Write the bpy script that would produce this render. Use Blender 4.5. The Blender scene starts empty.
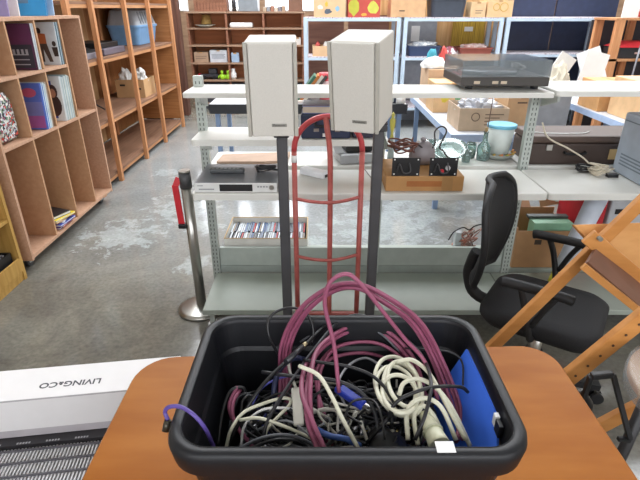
import bpy, bmesh, math, random
from mathutils import Vector as V, Matrix, Euler
random.seed(7)
sc = bpy.context.scene
COL = sc.collection
PI = math.pi
# ------------------------------------------------------------------ camera
H = 1.55; F = 490.0; TH = math.atan(232/490.0)
CT, ST = math.cos(TH), math.sin(TH)
def ray(px, py):
    u, v = px-320.0, py-240.0
    return u, F*CT - ST*v, -(F*ST + CT*v)
def at(px, py, Y):
    x, y, z = ray(px, py); k = Y/y
    return V((x*k, Y, H+z*k))
def atz(px, py, z):
    x, y, zz = ray(px, py); k = (z-H)/zz
    return V((x*k, y*k, z))
cam = bpy.data.cameras.new('camera'); cam.sensor_width = 36; cam.lens = F*36/640; cam.clip_start = .05
co = bpy.data.objects.new('camera', cam); COL.objects.link(co)
co.location = (0, 0, H); co.rotation_euler = (PI/2-TH, 0, 0); sc.camera = co
# ------------------------------------------------------------------ materials
def lin(c):
    if isinstance(c, str):
        c = [int(c[i:i+2], 16)/255 for i in (0, 2, 4)]
    return tuple(((x/12.92) if x <= .04045 else ((x+.055)/1.055)**2.4) for x in c)+(1,)
MC = {}
def M(c, rough=.5, metal=0, var=.12, scale=14, bump=0, emit=0, trans=0, alpha=1, coat=0, c2=None, stretch=None, contrast=None, spec=.5):
    key = (str(c), rough, metal, var, scale, bump, emit, trans, alpha, coat, str(c2), str(stretch), contrast, spec)
    if key in MC: return MC[key]
    m = bpy.data.materials.new('m_%s' % (c if isinstance(c, str) else 'x')); m.use_nodes = True
    nt = m.node_tree; N, L = nt.nodes, nt.links
    b = N['Principled BSDF']
    b.inputs['Roughness'].default_value = rough; b.inputs['Metallic'].default_value = metal
    b.inputs['Transmission Weight'].default_value = trans; b.inputs['Alpha'].default_value = alpha
    b.inputs['Coat Weight'].default_value = coat; b.inputs['Specular IOR Level'].default_value = spec
    a = lin(c)
    if c2 is not None: d = lin(c2)
    else: d = tuple(x*(1-var) for x in a[:3])+(1,)
    tc = N.new('ShaderNodeTexCoord'); mp = N.new('ShaderNodeMapping'); L.new(tc.outputs['Object'], mp.inputs[0])
    if stretch: mp.inputs['Scale'].default_value = stretch
    no = N.new('ShaderNodeTexNoise'); no.inputs['Scale'].default_value = scale; no.inputs['Detail'].default_value = 4
    L.new(mp.outputs[0], no.inputs['Vector'])
    cr = N.new('ShaderNodeValToRGB'); lo, hi = contrast or (.35, .65)
    cr.color_ramp.elements[0].position = lo; cr.color_ramp.elements[1].position = hi
    cr.color_ramp.elements[0].color = d; cr.color_ramp.elements[1].color = a
    L.new(no.outputs['Fac'], cr.inputs[0]); L.new(cr.outputs[0], b.inputs['Base Color'])
    if bump:
        bp = N.new('ShaderNodeBump'); bp.inputs['Strength'].default_value = bump; bp.inputs['Distance'].default_value = .004
        L.new(no.outputs['Fac'], bp.inputs['Height']); L.new(bp.outputs[0], b.inputs['Normal'])
    if emit:
        L.new(cr.outputs[0], b.inputs['Emission Color']); b.inputs['Emission Strength'].default_value = emit
    MC[key] = m; return m
def wood(c, c2, axis='z', rough=.55, scale=9, coat=0):
    s = {'x': (.08, 1, 1), 'y': (1, .08, 1), 'z': (1, 1, .08)}[axis]
    return M(c, rough, c2=c2, scale=scale, stretch=tuple(4*q for q in s), coat=coat, spec=.3)
def multi(cols, scale, rough=.4, coat=0):
    """voronoi patches of several colours: a heap of small things seen through plastic"""
    m = bpy.data.materials.new('m_multi'); m.use_nodes = True
    N, L = m.node_tree.nodes, m.node_tree.links; b = N['Principled BSDF']
    b.inputs['Roughness'].default_value = rough; b.inputs['Coat Weight'].default_value = coat
    tc = N.new('ShaderNodeTexCoord'); vo = N.new('ShaderNodeTexVoronoi'); vo.inputs['Scale'].default_value = scale
    L.new(tc.outputs['Object'], vo.inputs['Vector'])
    sp = N.new('ShaderNodeSeparateColor'); L.new(vo.outputs['Color'], sp.inputs[0])
    cr = N.new('ShaderNodeValToRGB'); cr.color_ramp.interpolation = 'CONSTANT'
    e = cr.color_ramp.elements
    for i, c in enumerate(cols):
        q = e[i] if i < 2 else e.new(i/len(cols))
        q.position = i/len(cols); q.color = lin(c)
    L.new(sp.outputs[0], cr.inputs[0]); L.new(cr.outputs[0], b.inputs['Base Color'])
    return m
# ------------------------------------------------------------------ mesh builder
class MB:
    def __init__(s): s.bm = bmesh.new(); s.mi = 0; s.sm = False
    def mat(s, i): s.mi = i; return s
    def _f(s, vs, smooth=False):
        try: f = s.bm.faces.new(vs)
        except ValueError: return
        f.material_index = s.mi; f.smooth = smooth
    def box(s, x0, x1, y0, y1, z0, z1, bev=0, R=None, o=None):
        b = bmesh.new(); bmesh.ops.create_cube(b, size=1)
        for v in b.verts: v.co = V(((x0+x1)/2+v.co.x*(x1-x0), (y0+y1)/2+v.co.y*(y1-y0), (z0+z1)/2+v.co.z*(z1-z0)))
        if bev: bmesh.ops.bevel(b, geom=list(b.edges), offset=bev, segments=2, affect='EDGES', profile=.5)
        if R is not None:
            o = V(o) if o is not None else V(((x0+x1)/2, (y0+y1)/2, z0))
            for v in b.verts: v.co = R @ (v.co-o) + o
        return s._merge(b)
    def _merge(s, b, smooth=False):
        mp = {v: s.bm.verts.new(v.co) for v in b.verts}
        for f in b.faces: s._f([mp[v] for v in f.verts], smooth)
        b.free(); return s
    def beam(s, p, q, w, h, up=(0, 0, 1), bev=0):
        """rectangular bar from p to q: w across, h along 'up'"""
        p, q = V(p), V(q); d = (q-p); Ln = d.length; d.normalize()
        a = d.cross(V(up)).normalized(); c = a.cross(d)
        b = bmesh.new(); bmesh.ops.create_cube(b, size=1)
        for v in b.verts: v.co = V((v.co.x*Ln, v.co.y*w, v.co.z*h))
        if bev: bmesh.ops.bevel(b, geom=list(b.edges), offset=bev, segments=2, affect='EDGES', profile=.5)
        m = (p+q)/2
        for v in b.verts: v.co = m + d*v.co.x + a*v.co.y + c*v.co.z
        bmesh.ops.recalc_face_normals(b, faces=b.faces[:])
        return s._merge(b)
    def tube(s, pts, r, n=8, closed=False, sub=6, spline=True, caps=True):
        pts = [V(p) for p in pts]
        if spline and len(pts) > 2:
            out = []; N = len(pts)
            rng = range(N if closed else N-1)
            for i in rng:
                if closed: p0, p1, p2, p3 = (pts[(i+k) % N] for k in (-1, 0, 1, 2))
                else:
                    p1, p2 = pts[i], pts[i+1]
                    p0 = pts[i-1] if i else p1*2-p2
                    p3 = pts[i+2] if i+2 < N else p2*2-p1
                for k in range(sub):
                    t = k/sub
                    out.append(.5*((2*p1)+(p2-p0)*t+(2*p0-5*p1+4*p2-p3)*t*t+(3*p1-p0-3*p2+p3)*t**3))
            if not closed: out.append(pts[-1])
            pts = out
        N = len(pts)
        tn = []
        for i in range(N):
            a = pts[(i-1) % N] if (closed or i) else pts[0]
            b = pts[(i+1) % N] if (closed or i < N-1) else pts[-1]
            d = b-a
            tn.append(d.normalized() if d.length > 1e-9 else V((0, 0, 1)))
        u = tn[0].orthogonal().normalized(); rings = []
        for i in range(N):
            u = (u - tn[i]*u.dot(tn[i]))
            u = u.normalized() if u.length > 1e-6 else tn[i].orthogonal().normalized()
            w = tn[i].cross(u)
            rr = r(i/(N-1)) if callable(r) else r
            rings.append([s.bm.verts.new(pts[i]+(u*math.cos(2*PI*k/n)+w*math.sin(2*PI*k/n))*rr) for k in range(n)])
        for i in range(N if closed else N-1):
            A, B = rings[i], rings[(i+1) % N]
            for k in range(n): s._f([A[k], A[(k+1) % n], B[(k+1) % n], B[k]], True)
        if not closed and caps:
            s._f(list(reversed(rings[0]))); s._f(rings[-1])
        return s
    def cyl(s, p, q, r0, r1=None, n=20):
        r1 = r0 if r1 is None else r1
        return s.tube([p, q], (lambda t: r0+(r1-r0)*t), n=n, spline=False)
    def lathe(s, prof, c=(0, 0, 0), n=28, R=None):
        """prof: (r, z) pairs round the z axis at c"""
        c = V(c); rings = []
        for r, z in prof:
            ring = []
            for k in range(n if r > 1e-6 else 1):
                p = V((r*math.cos(2*PI*k/n), r*math.sin(2*PI*k/n), z))
                if R is not None: p = R @ p
                ring.append(s.bm.verts.new(c+p))
            rings.append(ring)
        for A, B in zip(rings, rings[1:]):
            if len(A) == 1 and len(B) == 1: continue
            for k in range(n):
                a0, a1 = A[k % len(A)], A[(k+1) % len(A)]; b0, b1 = B[k % len(B)], B[(k+1) % len(B)]
                vs = []
                for v in (a0, a1, b1, b0):
                    if v not in vs: vs.append(v)
                s._f(vs, True)
        if len(rings[0]) > 1: s._f(list(reversed(rings[0])))
        if len(rings[-1]) > 1: s._f(rings[-1])
        return s
    def loft(s, rings, smooth=False, cap0=True, cap1=True):
        R = [[s.bm.verts.new(p) for p in r] for r in rings]; n = len(R[0])
        for A, B in zip(R, R[1:]):
            for k in range(n): s._f([A[k], A[(k+1) % n], B[(k+1) % n], B[k]], smooth)
        if cap0: s._f(list(reversed(R[0])))
        if cap1: s._f(R[-1])
        return s
    def prism(s, pts, d):
        d = V(d); return s.loft([[V(p) for p in pts], [V(p)+d for p in pts]])
    def fin(s, name, mats, parent=None, tf=None):
        bmesh.ops.recalc_face_normals(s.bm, faces=s.bm.faces[:])
        if tf is not None: s.bm.transform(tf)
        me = bpy.data.meshes.new(name); s.bm.to_mesh(me); s.bm.free()
        if not isinstance(mats, (list, tuple)): mats = [mats]
        for m in mats: me.materials.append(m)
        o = bpy.data.objects.new(name, me); COL.objects.link(o)
        if parent: o.parent = parent
        return o
def rrect(x0, x1, y0, y1, r, z, n=7):
    P = []
    for cx, cy, a in ((x1-r, y1-r, 0), (x0+r, y1-r, 90), (x0+r, y0+r, 180), (x1-r, y0+r, 270)):
        for k in range(n+1):
            t = math.radians(a+90*k/n); P.append(V((cx+r*math.cos(t), cy+r*math.sin(t), z)))
    return P
ALL = []
def tag(o, label, cat, group=None, kind=None):
    o['label'] = label; o['category'] = cat
    if group: o['group'] = group
    if kind: o['kind'] = kind
    return o
def rebase(root):
    """put the origin at the foot of the thing"""
    def kids(o): return [o]+[k for c in o.children for k in kids(c)]
    ms = [o for o in kids(root) if o.type == 'MESH']
    P = [v.co for o in ms for v in o.data.vertices]
    if not P: return root
    c = V(((min(p.x for p in P)+max(p.x for p in P))/2, (min(p.y for p in P)+max(p.y for p in P))/2, min(p.z for p in P)))
    for o in ms: o.data.transform(Matrix.Translation(-c))
    root.location = c
    return root
class T:
    """a thing: an Empty with part meshes, modelled in world coordinates then rebased"""
    def __init__(s, name, label, cat, group=None, tf=None):
        s.e = bpy.data.objects.new(name, None); COL.objects.link(s.e); s.e.empty_display_size = .05
        tag(s.e, label, cat, group); s.tf = tf
    def p(s, name, mb, mats, parent=None, label=None):
        o = mb.fin(name, mats, parent or s.e, s.tf)
        if label: o['label'] = label
        return o
    def done(s): return rebase(s.e)
def one(name, label, cat, mb, mats, group=None, kind=None, tf=None):
    o = mb.fin(name, mats, None, tf); tag(o, label, cat, group, kind); return rebase(o)
def struct(name, mb, mats):
    o = mb.fin(name, mats); o['kind'] = 'structure'; return o
def text_mb(mb, s, size, tf, depth=.0006, bold=0):
    cu = bpy.data.curves.new('t', 'FONT'); cu.body = s; cu.size = size; cu.align_x = 'CENTER'; cu.align_y = 'CENTER'
    cu.extrude = depth; cu.offset = bold; cu.resolution_u = 3
    o = bpy.data.objects.new('t', cu); COL.objects.link(o)
    dg = bpy.context.evaluated_depsgraph_get(); me = bpy.data.meshes.new_from_object(o.evaluated_get(dg))
    b = bmesh.new(); b.from_mesh(me); b.transform(tf); mb._merge(b)
    bpy.data.objects.remove(o); bpy.data.curves.remove(cu); bpy.data.meshes.remove(me)
    return mb
def frame(o, x, y):
    """matrix whose local x, y map to given directions at o"""
    x = V(x).normalized(); z = x.cross(V(y)).normalized(); y = z.cross(x)
    m = Matrix((x, y, z)).transposed().to_4x4(); m.translation = V(o); return m
def rotz(deg, c):
    c = V(c); return Matrix.Translation(c) @ Matrix.Rotation(math.radians(deg), 4, 'Z') @ Matrix.Translation(-c)
FR = (V((1, 0, 0)), V((0, 0, 1)))      # lettering on a face that looks at the camera
# ================================================================== palette
ORW = wood('cf9669', 'bb8056', 'z'); ORWx = wood('c8946a', 'b47f57', 'y')
PLY = wood('c9a277', 'b88f63', 'z', scale=5)
CHIP = M('c49d82', .6, c2='b99074', scale=60)
CHIPd = M('bd9471', .6, c2='b58a66', scale=40)
YEL = wood('c19a55', 'ad8543', 'z')
LAM = M('dcdcd6', .35, var=.06, scale=6)
GAL = M('b9c0ba', .35, metal=.25, var=.1, scale=20)
DECK = M('a3aba1', .45, var=.14, scale=5)
CARD = M('c79f72', .75, var=.1, scale=10)
CARDp = M('d9b48c', .75, var=.08, scale=10)
BLK = M('1b1b1d', .45, var=.3)
DGR = M('4a4a4c', .45, var=.1)
WHT = M('e8e8e6', .4, var=.04)
STEEL = M('b4b2ac', .28, metal=.9, var=.1)
PALEB = M('bfd0e0', .45, var=.08)
REARW = wood('976a53', '805542', 'x', scale=7)
REARP = wood('bd7a50', 'a96c46', 'x', scale=5)
NAVY = M('28324e', .5, var=.2)
RED = M('c8323a', .45)
# ================================================================== room
def floor_mat():
    m = bpy.data.materials.new('concrete'); m.use_nodes = True
    N, L = m.node_tree.nodes, m.node_tree.links; b = N['Principled BSDF']
    tc = N.new('ShaderNodeTexCoord')
    def noise(s, d=6, dist=0, rough=.6):
        n = N.new('ShaderNodeTexNoise'); n.inputs['Scale'].default_value = s; n.inputs['Detail'].default_value = d
        n.inputs['Distortion'].default_value = dist; n.inputs['Roughness'].default_value = rough
        L.new(tc.outputs['Object'], n.inputs['Vector']); return n
    def ramp(src, stops):
        r = N.new('ShaderNodeValToRGB'); e = r.color_ramp.elements
        for i, (p, c) in enumerate(stops):
            q = e[i] if i < 2 else e.new(p)
            q.position = p; q.color = lin(c)
        L.new(src, r.inputs[0]); return r
    base = ramp(noise(2.2, 10, .6, .65).outputs['Fac'], [(.3, '64615a'), (.5, '7a776e'), (.7, '8f8c80')])
    # pale worn paint patches: scattered blobs along the aisle, with ragged edges
    pos = [(-1.15, 3.9, .42), (-1.5, 3.35, .36), (-1.2, 4.4, .3), (-1.55, 4.9, .22), (-.9, 3.5, .2), (.55, 3.55, .62), (.95, 3.9, .5), (-.1, 3.2, .3), (-.85, 2.9, .16), (.9, 5.6, .5)]
    acc = None
    rag = noise(7.0, 12, .25, .72)
    for x, y, r in pos:
        vm = N.new('ShaderNodeVectorMath'); vm.operation = 'DISTANCE'; vm.inputs[1].default_value = (x, y, 0)
        L.new(tc.outputs['Object'], vm.inputs[0])
        d = N.new('ShaderNodeMath'); d.operation = 'DIVIDE'; d.inputs[1].default_value = r; L.new(vm.outputs['Value'], d.inputs[0])
        if acc is None: acc = d
        else:
            mn = N.new('ShaderNodeMath'); mn.operation = 'MINIMUM'; L.new(acc.outputs[0], mn.inputs[0]); L.new(d.outputs[0], mn.inputs[1]); acc = mn
    ad = N.new('ShaderNodeMath'); ad.operation = 'MULTIPLY_ADD'; ad.inputs[1].default_value = -4.2
    L.new(rag.outputs['Fac'], ad.inputs[0]); 
    pl = N.new('ShaderNodeMath'); pl.operation = 'ADD'; pl.inputs[1].default_value = 2.4; L.new(acc.outputs[0], pl.inputs[0])
    L.new(pl.outputs[0], ad.inputs[2])
    mask = ramp(ad.outputs[0], [(.8, (.75, .75, .75)), (1.0, (0, 0, 0))])
    paint = ramp(noise(9, 6).outputs['Fac'], [(.35, 'abb3b2'), (.65, 'c6cecd')])
    # brighter reflection on the far floor, painted in as a soft pale area mid-hall
    sheen_dist = N.new('ShaderNodeVectorMath'); sheen_dist.operation = 'DISTANCE'; sheen_dist.inputs[1].default_value = (.3, 5.4, 0); L.new(tc.outputs['Object'], sheen_dist.inputs[0])
    cr2 = N.new('ShaderNodeMath'); cr2.operation = 'MULTIPLY_ADD'; cr2.inputs[1].default_value = 1.6; L.new(noise(1.6, 8, .3, .7).outputs['Fac'], cr2.inputs[0]); L.new(sheen_dist.outputs['Value'], cr2.inputs[2])
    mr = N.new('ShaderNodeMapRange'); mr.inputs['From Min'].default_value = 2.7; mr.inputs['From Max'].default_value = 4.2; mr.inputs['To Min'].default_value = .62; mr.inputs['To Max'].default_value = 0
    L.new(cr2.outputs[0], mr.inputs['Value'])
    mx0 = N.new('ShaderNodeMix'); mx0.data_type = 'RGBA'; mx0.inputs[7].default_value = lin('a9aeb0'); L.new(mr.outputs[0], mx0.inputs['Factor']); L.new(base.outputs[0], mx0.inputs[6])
    mix = N.new('ShaderNodeMix'); mix.data_type = 'RGBA'
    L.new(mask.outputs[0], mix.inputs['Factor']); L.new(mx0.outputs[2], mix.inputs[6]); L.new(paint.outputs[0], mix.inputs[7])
    fine = ramp(noise(45, 5).outputs['Fac'], [(.3, (.88, .88, .88)), (.6, (1, 1, 1))])
    mm = N.new('ShaderNodeMix'); mm.data_type = 'RGBA'; mm.blend_type = 'MULTIPLY'; mm.inputs['Factor'].default_value = 1
    L.new(mix.outputs[2], mm.inputs[6]); L.new(fine.outputs[0], mm.inputs[7]); L.new(mm.outputs[2], b.inputs['Base Color'])
    rr = ramp(noise(3, 6).outputs['Fac'], [(.3, (.22, .22, .22)), (.7, (.4, .4, .4))]); L.new(rr.outputs[0], b.inputs['Roughness'])
    bp = N.new('ShaderNodeBump'); bp.inputs['Strength'].default_value = .15; bp.inputs['Distance'].default_value = .004
    L.new(rag.outputs['Fac'], bp.inputs['Height']); L.new(bp.outputs[0], b.inputs['Normal'])
    return m
X0, X1, Y0, Y1, ZC = -3.1, 6.2, -2.5, 9.7, 4.2
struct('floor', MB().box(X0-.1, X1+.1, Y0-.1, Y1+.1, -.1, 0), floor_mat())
WALLM = M('cfc9bf', .8, var=.06, scale=2)
struct('wall_left', MB().box(X0-.1, X0, Y0, Y1, 0, ZC), WALLM)
struct('wall_right', MB().box(X1, X1+.1, Y0, Y1, 0, ZC), WALLM)
struct('wall_front', MB().box(X0, X1, Y0-.1, Y0, 0, 1.2).box(X0, X1, Y0-.1, Y0, 3.4, ZC).box(X0, -2.6, Y0-.1, Y0, 1.2, 3.4).box(4.6, X1, Y0-.1, Y0, 1.2, 3.4), WALLM)
o = struct('window_7', MB().box(-2.6, 4.6, Y0-.06, Y0-.02, 1.2, 1.25).box(-2.6, 4.6, Y0-.06, Y0-.02, 3.35, 3.4), M('d8d8d4', .5))  # unseen window frame, added behind the camera to carry frontal fill
MB().box(-2.6, 4.6, Y0-.08, Y0-.07, 1.2, 3.4).fin('window_pane', M('f2f6ff', .5, emit=3.0, var=.001), o)  # emissive pane of the added window, brightens faces turned to the camera
w = MB()   # back wall with a window opening
WX = [(-3.0, -2.35), (-1.75, -1.42), (-.98, -.1)]
xs = X0
for a, b in WX:
    w.box(xs, a, Y1, Y1+.1, 0, ZC); w.box(a, b, Y1, Y1+.1, 0, 1.5); w.box(a, b, Y1, Y1+.1, 2.8, ZC); xs = b
w.box(xs, X1, Y1, Y1+.1, 0, ZC)
struct('wall_back', w, wood('9b8068', '866c56', 'x', scale=4))
for i, (a, b) in enumerate(WX):
    f = MB()
    f.box(a, b, Y1-.01, Y1+.05, 1.5, 1.53).box(a, b, Y1-.01, Y1+.05, 2.77, 2.8).box(a, a+.03, Y1-.01, Y1+.05, 1.53, 2.77).box(b-.03, b, Y1-.01, Y1+.05, 1.53, 2.77)
    o = struct('window_%d' % (i+1), f, WHT)
    g = MB().box(a+.03, b-.03, Y1+.02, Y1+.03, 1.53, 2.77).fin('window_pane', M('f4f8ff', .4, emit=3.0, var=0), o)
c = MB()   # ceiling with roof lights
SK = [(-2.3, -.9), (.4, 1.8), (3.2, 4.6)]; SY = (3.0, 9.3)
xs = X0
for a, b in SK:
    c.box(xs, a, Y0, Y1, ZC, ZC+.1); c.box(a, b, Y0, SY[0], ZC, ZC+.1); c.box(a, b, SY[1], Y1, ZC, ZC+.1); xs = b
c.box(xs, X1, Y0, Y1, ZC, ZC+.1)
struct('ceiling', c, M('d8d8d4', .8, var=.05, scale=2))
for i, (a, b) in enumerate(SK):
    struct('window_%d' % (i+4), MB().box(a, b, SY[0], SY[1], ZC+.04, ZC+.06), M('f2f6ff', .5, emit=3.5, var=0))
# ================================================================== left: yellow bookcase, chipboard record rack, orange shelving
t = T('bookcase', 'yellowish wooden bookcase at the near left edge, box on its low shelf', 'bookcase')
t.p('side_panel', MB().box(-2.25, -1.86, 2.69, 2.715, 0, 1.25), YEL)
t.p('side_panel', MB().box(-2.25, -1.86, 1.95, 1.975, 0, 1.25), YEL)
t.p('back_panel', MB().box(-2.262, -2.25, 1.95, 2.715, 0, 1.25), PLY)
for z in (.06, .41, .80, 1.23): t.p('shelf', MB().box(-2.25, -1.865, 1.975, 2.69, z-.02, z), YEL)
t.p('kickboard', MB().box(-1.885, -1.87, 1.975, 2.69, 0, .04), YEL)
t.p('front_rail', MB().box(-1.872, -1.86, 1.975, 2.69, .06, .15), YEL)
t.done()
t = T('storage_box', 'black box of leaflets on the lowest shelf of the yellowish bookcase', 'box')
t.p('body', MB().box(-2.14, -1.89, 2.36, 2.37, .062, .2).box(-2.14, -1.89, 2.66, 2.67, .062, .2).box(-2.14, -2.13, 2.37, 2.66, .062, .2).box(-1.9, -1.89, 2.37, 2.66, .062, .2).box(-2.13, -1.9, 2.37, 2.66, .062, .07), BLK)
b = MB()
for k in range(9): b.box(-2.12, -1.91, 2.38+k*.03, 2.395+k*.03, .075, .2+.02*random.random())
t.p('leaflets', b, M('8f8f92', .5, c2='40302e', scale=30)); t.done()
t = T('record_rack', 'long open chipboard record rack on castors along the left of the aisle', 'shelf unit')
xa, xb = -2.28, -1.845; ys = [2.80, 3.13, 3.46, 3.79, 4.13]
t.p('end_panel', MB().box(xa, xb, 2.79, 2.81, .08, 1.48), CHIP); t.p('end_panel', MB().box(xa, xb, 4.11, 4.13, .08, 1.48), CHIP)
t.p('top', MB().box(xa, xb, 2.79, 4.13, 1.48, 1.50), CHIP)
t.p('bottom', MB().box(xa, xb, 2.81, 4.11, .09, .11), CHIP)
t.p('back_panel', MB().box(xa-.01, xa, 2.79, 4.13, .08, 1.5), CHIP)
t.p('shelf', MB().box(xa, xb-.004, 2.81, 4.11, .78, .80), CHIP)
t.p('shelf', MB().box(xa, xb-.004, 2.81, 3.78, 1.16, 1.18), CHIP)
for y in ys[1:4]: t.p('divider', MB().box(xa, xb-.002, y-.008, y+.008, .11, .78), CHIPd)
for y in ys[1:4]: t.p('divider', MB().box(xa, xb-.002, y-.008, y+.008, .80, 1.16 if y < 3.7 else 1.48), CHIPd)
for y in ys[1:3]: t.p('divider', MB().box(xa, xb-.002, y-.008, y+.008, 1.18, 1.48), CHIPd)
for x in (-2.2, -1.93):
    for y in (2.88, 4.04):
        k = t.p('caster', MB().box(x-.03, x+.03, y-.03, y+.03, .075, .09).box(x-.02, x-.014, y-.02, y+.02, .03, .08).box(x+.014, x+.02, y-.02, y+.02, .03, .08), GAL)
        MB().cyl((x-.012, y, .032), (x+.012, y, .032), .032).fin('wheel', DGR, k)
t.done()
# records standing in the rack: sleeve (+ printed front)
def record(y, z, h, lean, front, spine, label, art=None, w=.31, x=-1.855, group='records standing in the chipboard rack'):
    R = Matrix.Translation((0, y, z)) @ Matrix.Rotation(lean, 4, 'X') @ Matrix.Translation((0, -y, -z))
    t = T('record_sleeve', label, 'record', group, tf=R)
    s = t.p('sleeve', MB().box(x-w, x, y, y+.006, z, z+h), M(spine, .4))
    c = MB().box(x-w+.004, x-.004, y-.0012, y-.0002, z+.004, z+h-.004); mats = [M(front, .35)]
    if art: art(c, x-w, x, y, z, h, mats)
    t.p('front_cover', c, mats); t.done()
def ell(c, x, y, z, rx, rz, d=.0008, n=14):
    c.prism([(x+rx*math.cos(2*PI*k/n), y, z+rz*math.sin(2*PI*k/n)) for k in range(n)], (0, -d, 0))
def art_dark(c, a, b, y, z, h, m):
    m += [M('3d3d48', .4), M('b9b9c0', .4)]; yy = y-.0015
    c.mat(1).box(a+.12, b-.01, yy-.001, yy, z+.01, z+h*.55)
    c.mat(2)
    for k in range(4): c.box(a+.17+k*.028, a+.185+k*.028, yy-.002, yy-.001, z+h*.34, z+h*.45)
    for k in range(3): c.box(a+.14, a+.27, yy-.002, yy-.001, z+.03+k*.03, z+.036+k*.03)
def art_fig(c, a, b, y, z, h, m):
    m += [M('b5663c', .5), M('3a2c28', .5), M('55463f', .5)]; yy = y-.0014; a += .035
    c.mat(2); ell(c, a+.155, yy, z+h*.80, .018, .02)
    c.mat(1); c.prism([(a+.13, yy, z+h*.5), (a+.2, yy, z+h*.5), (a+.2, yy, z+h*.73), (a+.14, yy, z+h*.75)], (0, -.0008, 0))
    c.mat(3).prism([(a+.13, yy, z+h*.5), (a+.2, yy, z+h*.5), (a+.225, yy, z+.02), (a+.2, yy, z+.02), (a+.17, yy, z+h*.38), (a+.165, yy, z+.02), (a+.14, yy, z+.02)], (0, -.0008, 0))
    c.mat(2); ell(c, a+.25, yy, z+h*.5, .014, .018); c.prism([(a+.23, yy, z+h*.42), (a+.27, yy, z+h*.42), (a+.27, yy, z+h*.2), (a+.24, yy, z+h*.2)], (0, -.0008, 0))
    ell(c, a+.1, yy, z+h*.83, .03, .02)
def art_pink(c, a, b, y, z, h, m):
    m += [M('a45a9c', .4), M('7d80bd', .4), M('c85a78', .4)]; yy = y-.0014
    c.mat(1).box(a+.004, b-.004, yy-.0006, yy, z+.01, z+h*.3); c.mat(2).box(a+.004, b-.004, yy-.0006, yy, z+h*.3, z+h*.6)
    c.mat(3); ell(c, b-.08, yy, z+h*.8, .05, .03)
def art_port(c, a, b, y, z, h, m):
    m += [M('3b52a8', .4), M('453030', .5), M('c08a70', .5)]; yy = y-.0014; a += .055
    c.mat(1).box(a+.1, a+.2, yy-.0006, yy, z+.02, z+.06).box(a+.09, a+.19, yy-.0006, yy, z+h*.78, z+h*.9)
    c.mat(2); ell(c, a+.19, yy, z+h*.66, .035, .05); ell(c, a+.19, yy, z+h*.35, .05, .075); c.mat(3); ell(c, a+.19, yy-.001, z+h*.63, .022, .032)
record(3.395, 1.182, .28, -.05, '6b3a5c', '4f3045', 'dark purple record sleeve with a grey lower panel on the upper shelf of the rack', art_dark)
for k, c in enumerate(['dfe3e6', 'cfd6da', '9db0c0', 'e4e4e0']):
    record(3.406+k*.009, 1.182, .28, -.05, c, c, 'pale record sleeve behind the dark purple one on the upper rack shelf', group='pale records behind the dark purple sleeve')
record(3.715, 1.182, .28, -.05, 'd5dce2', 'd5dce2', 'pale record sleeve showing a standing figure in an orange top, upper shelf of the rack', art_fig)
for k, c in enumerate(['5b7d8c', '3e5561', 'c4cfd4', '7c94a0', '4a5d66']):
    record(3.726+k*.009, 1.182, .28, -.05, c, c, 'blue-grey record sleeve behind the orange-topped figure cover', group='blue-grey records behind the figure cover')
record(3.34, .802, .3, -.08, '5a6fc0', '5a6fc0', 'record sleeve fading from blue to pink on the middle shelf of the rack', art_pink)
for k, (c, nm) in enumerate([('3f74c8', 'bright blue'), ('dfe8ee', 'white'), ('4a86cf', 'mid blue'), ('e9edee', 'white'), ('bcd2dc', 'pale blue'), ('dde4e4', 'off-white'), ('c9b9a8', 'beige'), ('8e7b6c', 'brown')]):
    record(3.352+k*.0105, .802, .3-.006*(k % 3), -.08, c, c, 'thin record sleeve in the stack behind the blue and pink cover', group='records behind the blue and pink cover')
record(3.62, .802, .31, -.06, 'e2e6e8', 'e2e6e8', 'white record sleeve with a portrait between two blue patches, middle rack shelf', art_port)
for k in range(12):
    c = ['dfe4e3', 'c5d2d6', 'b4c4c4', 'e8eae6', '9fb3bb', 'd2d8cc'][k % 6]
    record(3.632+k*.0112, .802, .31-.004*(k % 4), -.06, c, c, 'pale record sleeve in the stack behind the portrait cover', group='records behind the white portrait cover')
one('record_sleeve', 'thin black sleeve leaning against the far end panel of the middle shelf', 'record', MB().box(-1.95, -1.87, 3.83, 3.836, .802, .97), BLK, tf=None)
# on top of the rack
t = T('picture_book', 'large bright blue book standing on top of the record rack', 'book')
R = Matrix.Translation((0, 3.72, 1.5)) @ Matrix.Rotation(-.15, 4, 'X') @ Matrix.Translation((0, -3.72, -1.5)); t.tf = R
t.p('pages', MB().box(-2.17, -1.89, 3.723, 3.735, 1.504, 1.79), WHT)
c = MB().box(-2.18, -1.885, 3.72, 3.723, 1.502, 1.8); c.box(-2.18, -1.885, 3.735, 3.738, 1.502, 1.8)
c.mat(1).box(-2.12, -2.0, 3.7185, 3.7195, 1.58, 1.6); t.p('cover', c, [M('2f93cf', .35), M('5f7f9f', .4)]); t.done()
one('record_sleeve', 'white cardboard sleeve leaning left of the blue book on the rack', 'record', MB().box(-2.25, -1.98, 3.55, 3.56, 1.502, 1.8, R=Matrix.Rotation(-.1, 3, 'X')), WHT)
one('record_sleeve', 'lilac cardboard sleeve at the far left on top of the record rack', 'record', MB().box(-2.25, -1.95, 3.38, 3.39, 1.502, 1.8, R=Matrix.Rotation(-.08, 3, 'X')), M('8f86b4', .4))
one('record_sleeve', 'pale blue sleeve behind the blue book on top of the rack', 'record', MB().box(-2.13, -1.875, 3.80, 3.81, 1.502, 1.79, R=Matrix.Rotation(-.15, 3, 'X')), M('a9c8e4', .4))
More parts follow.
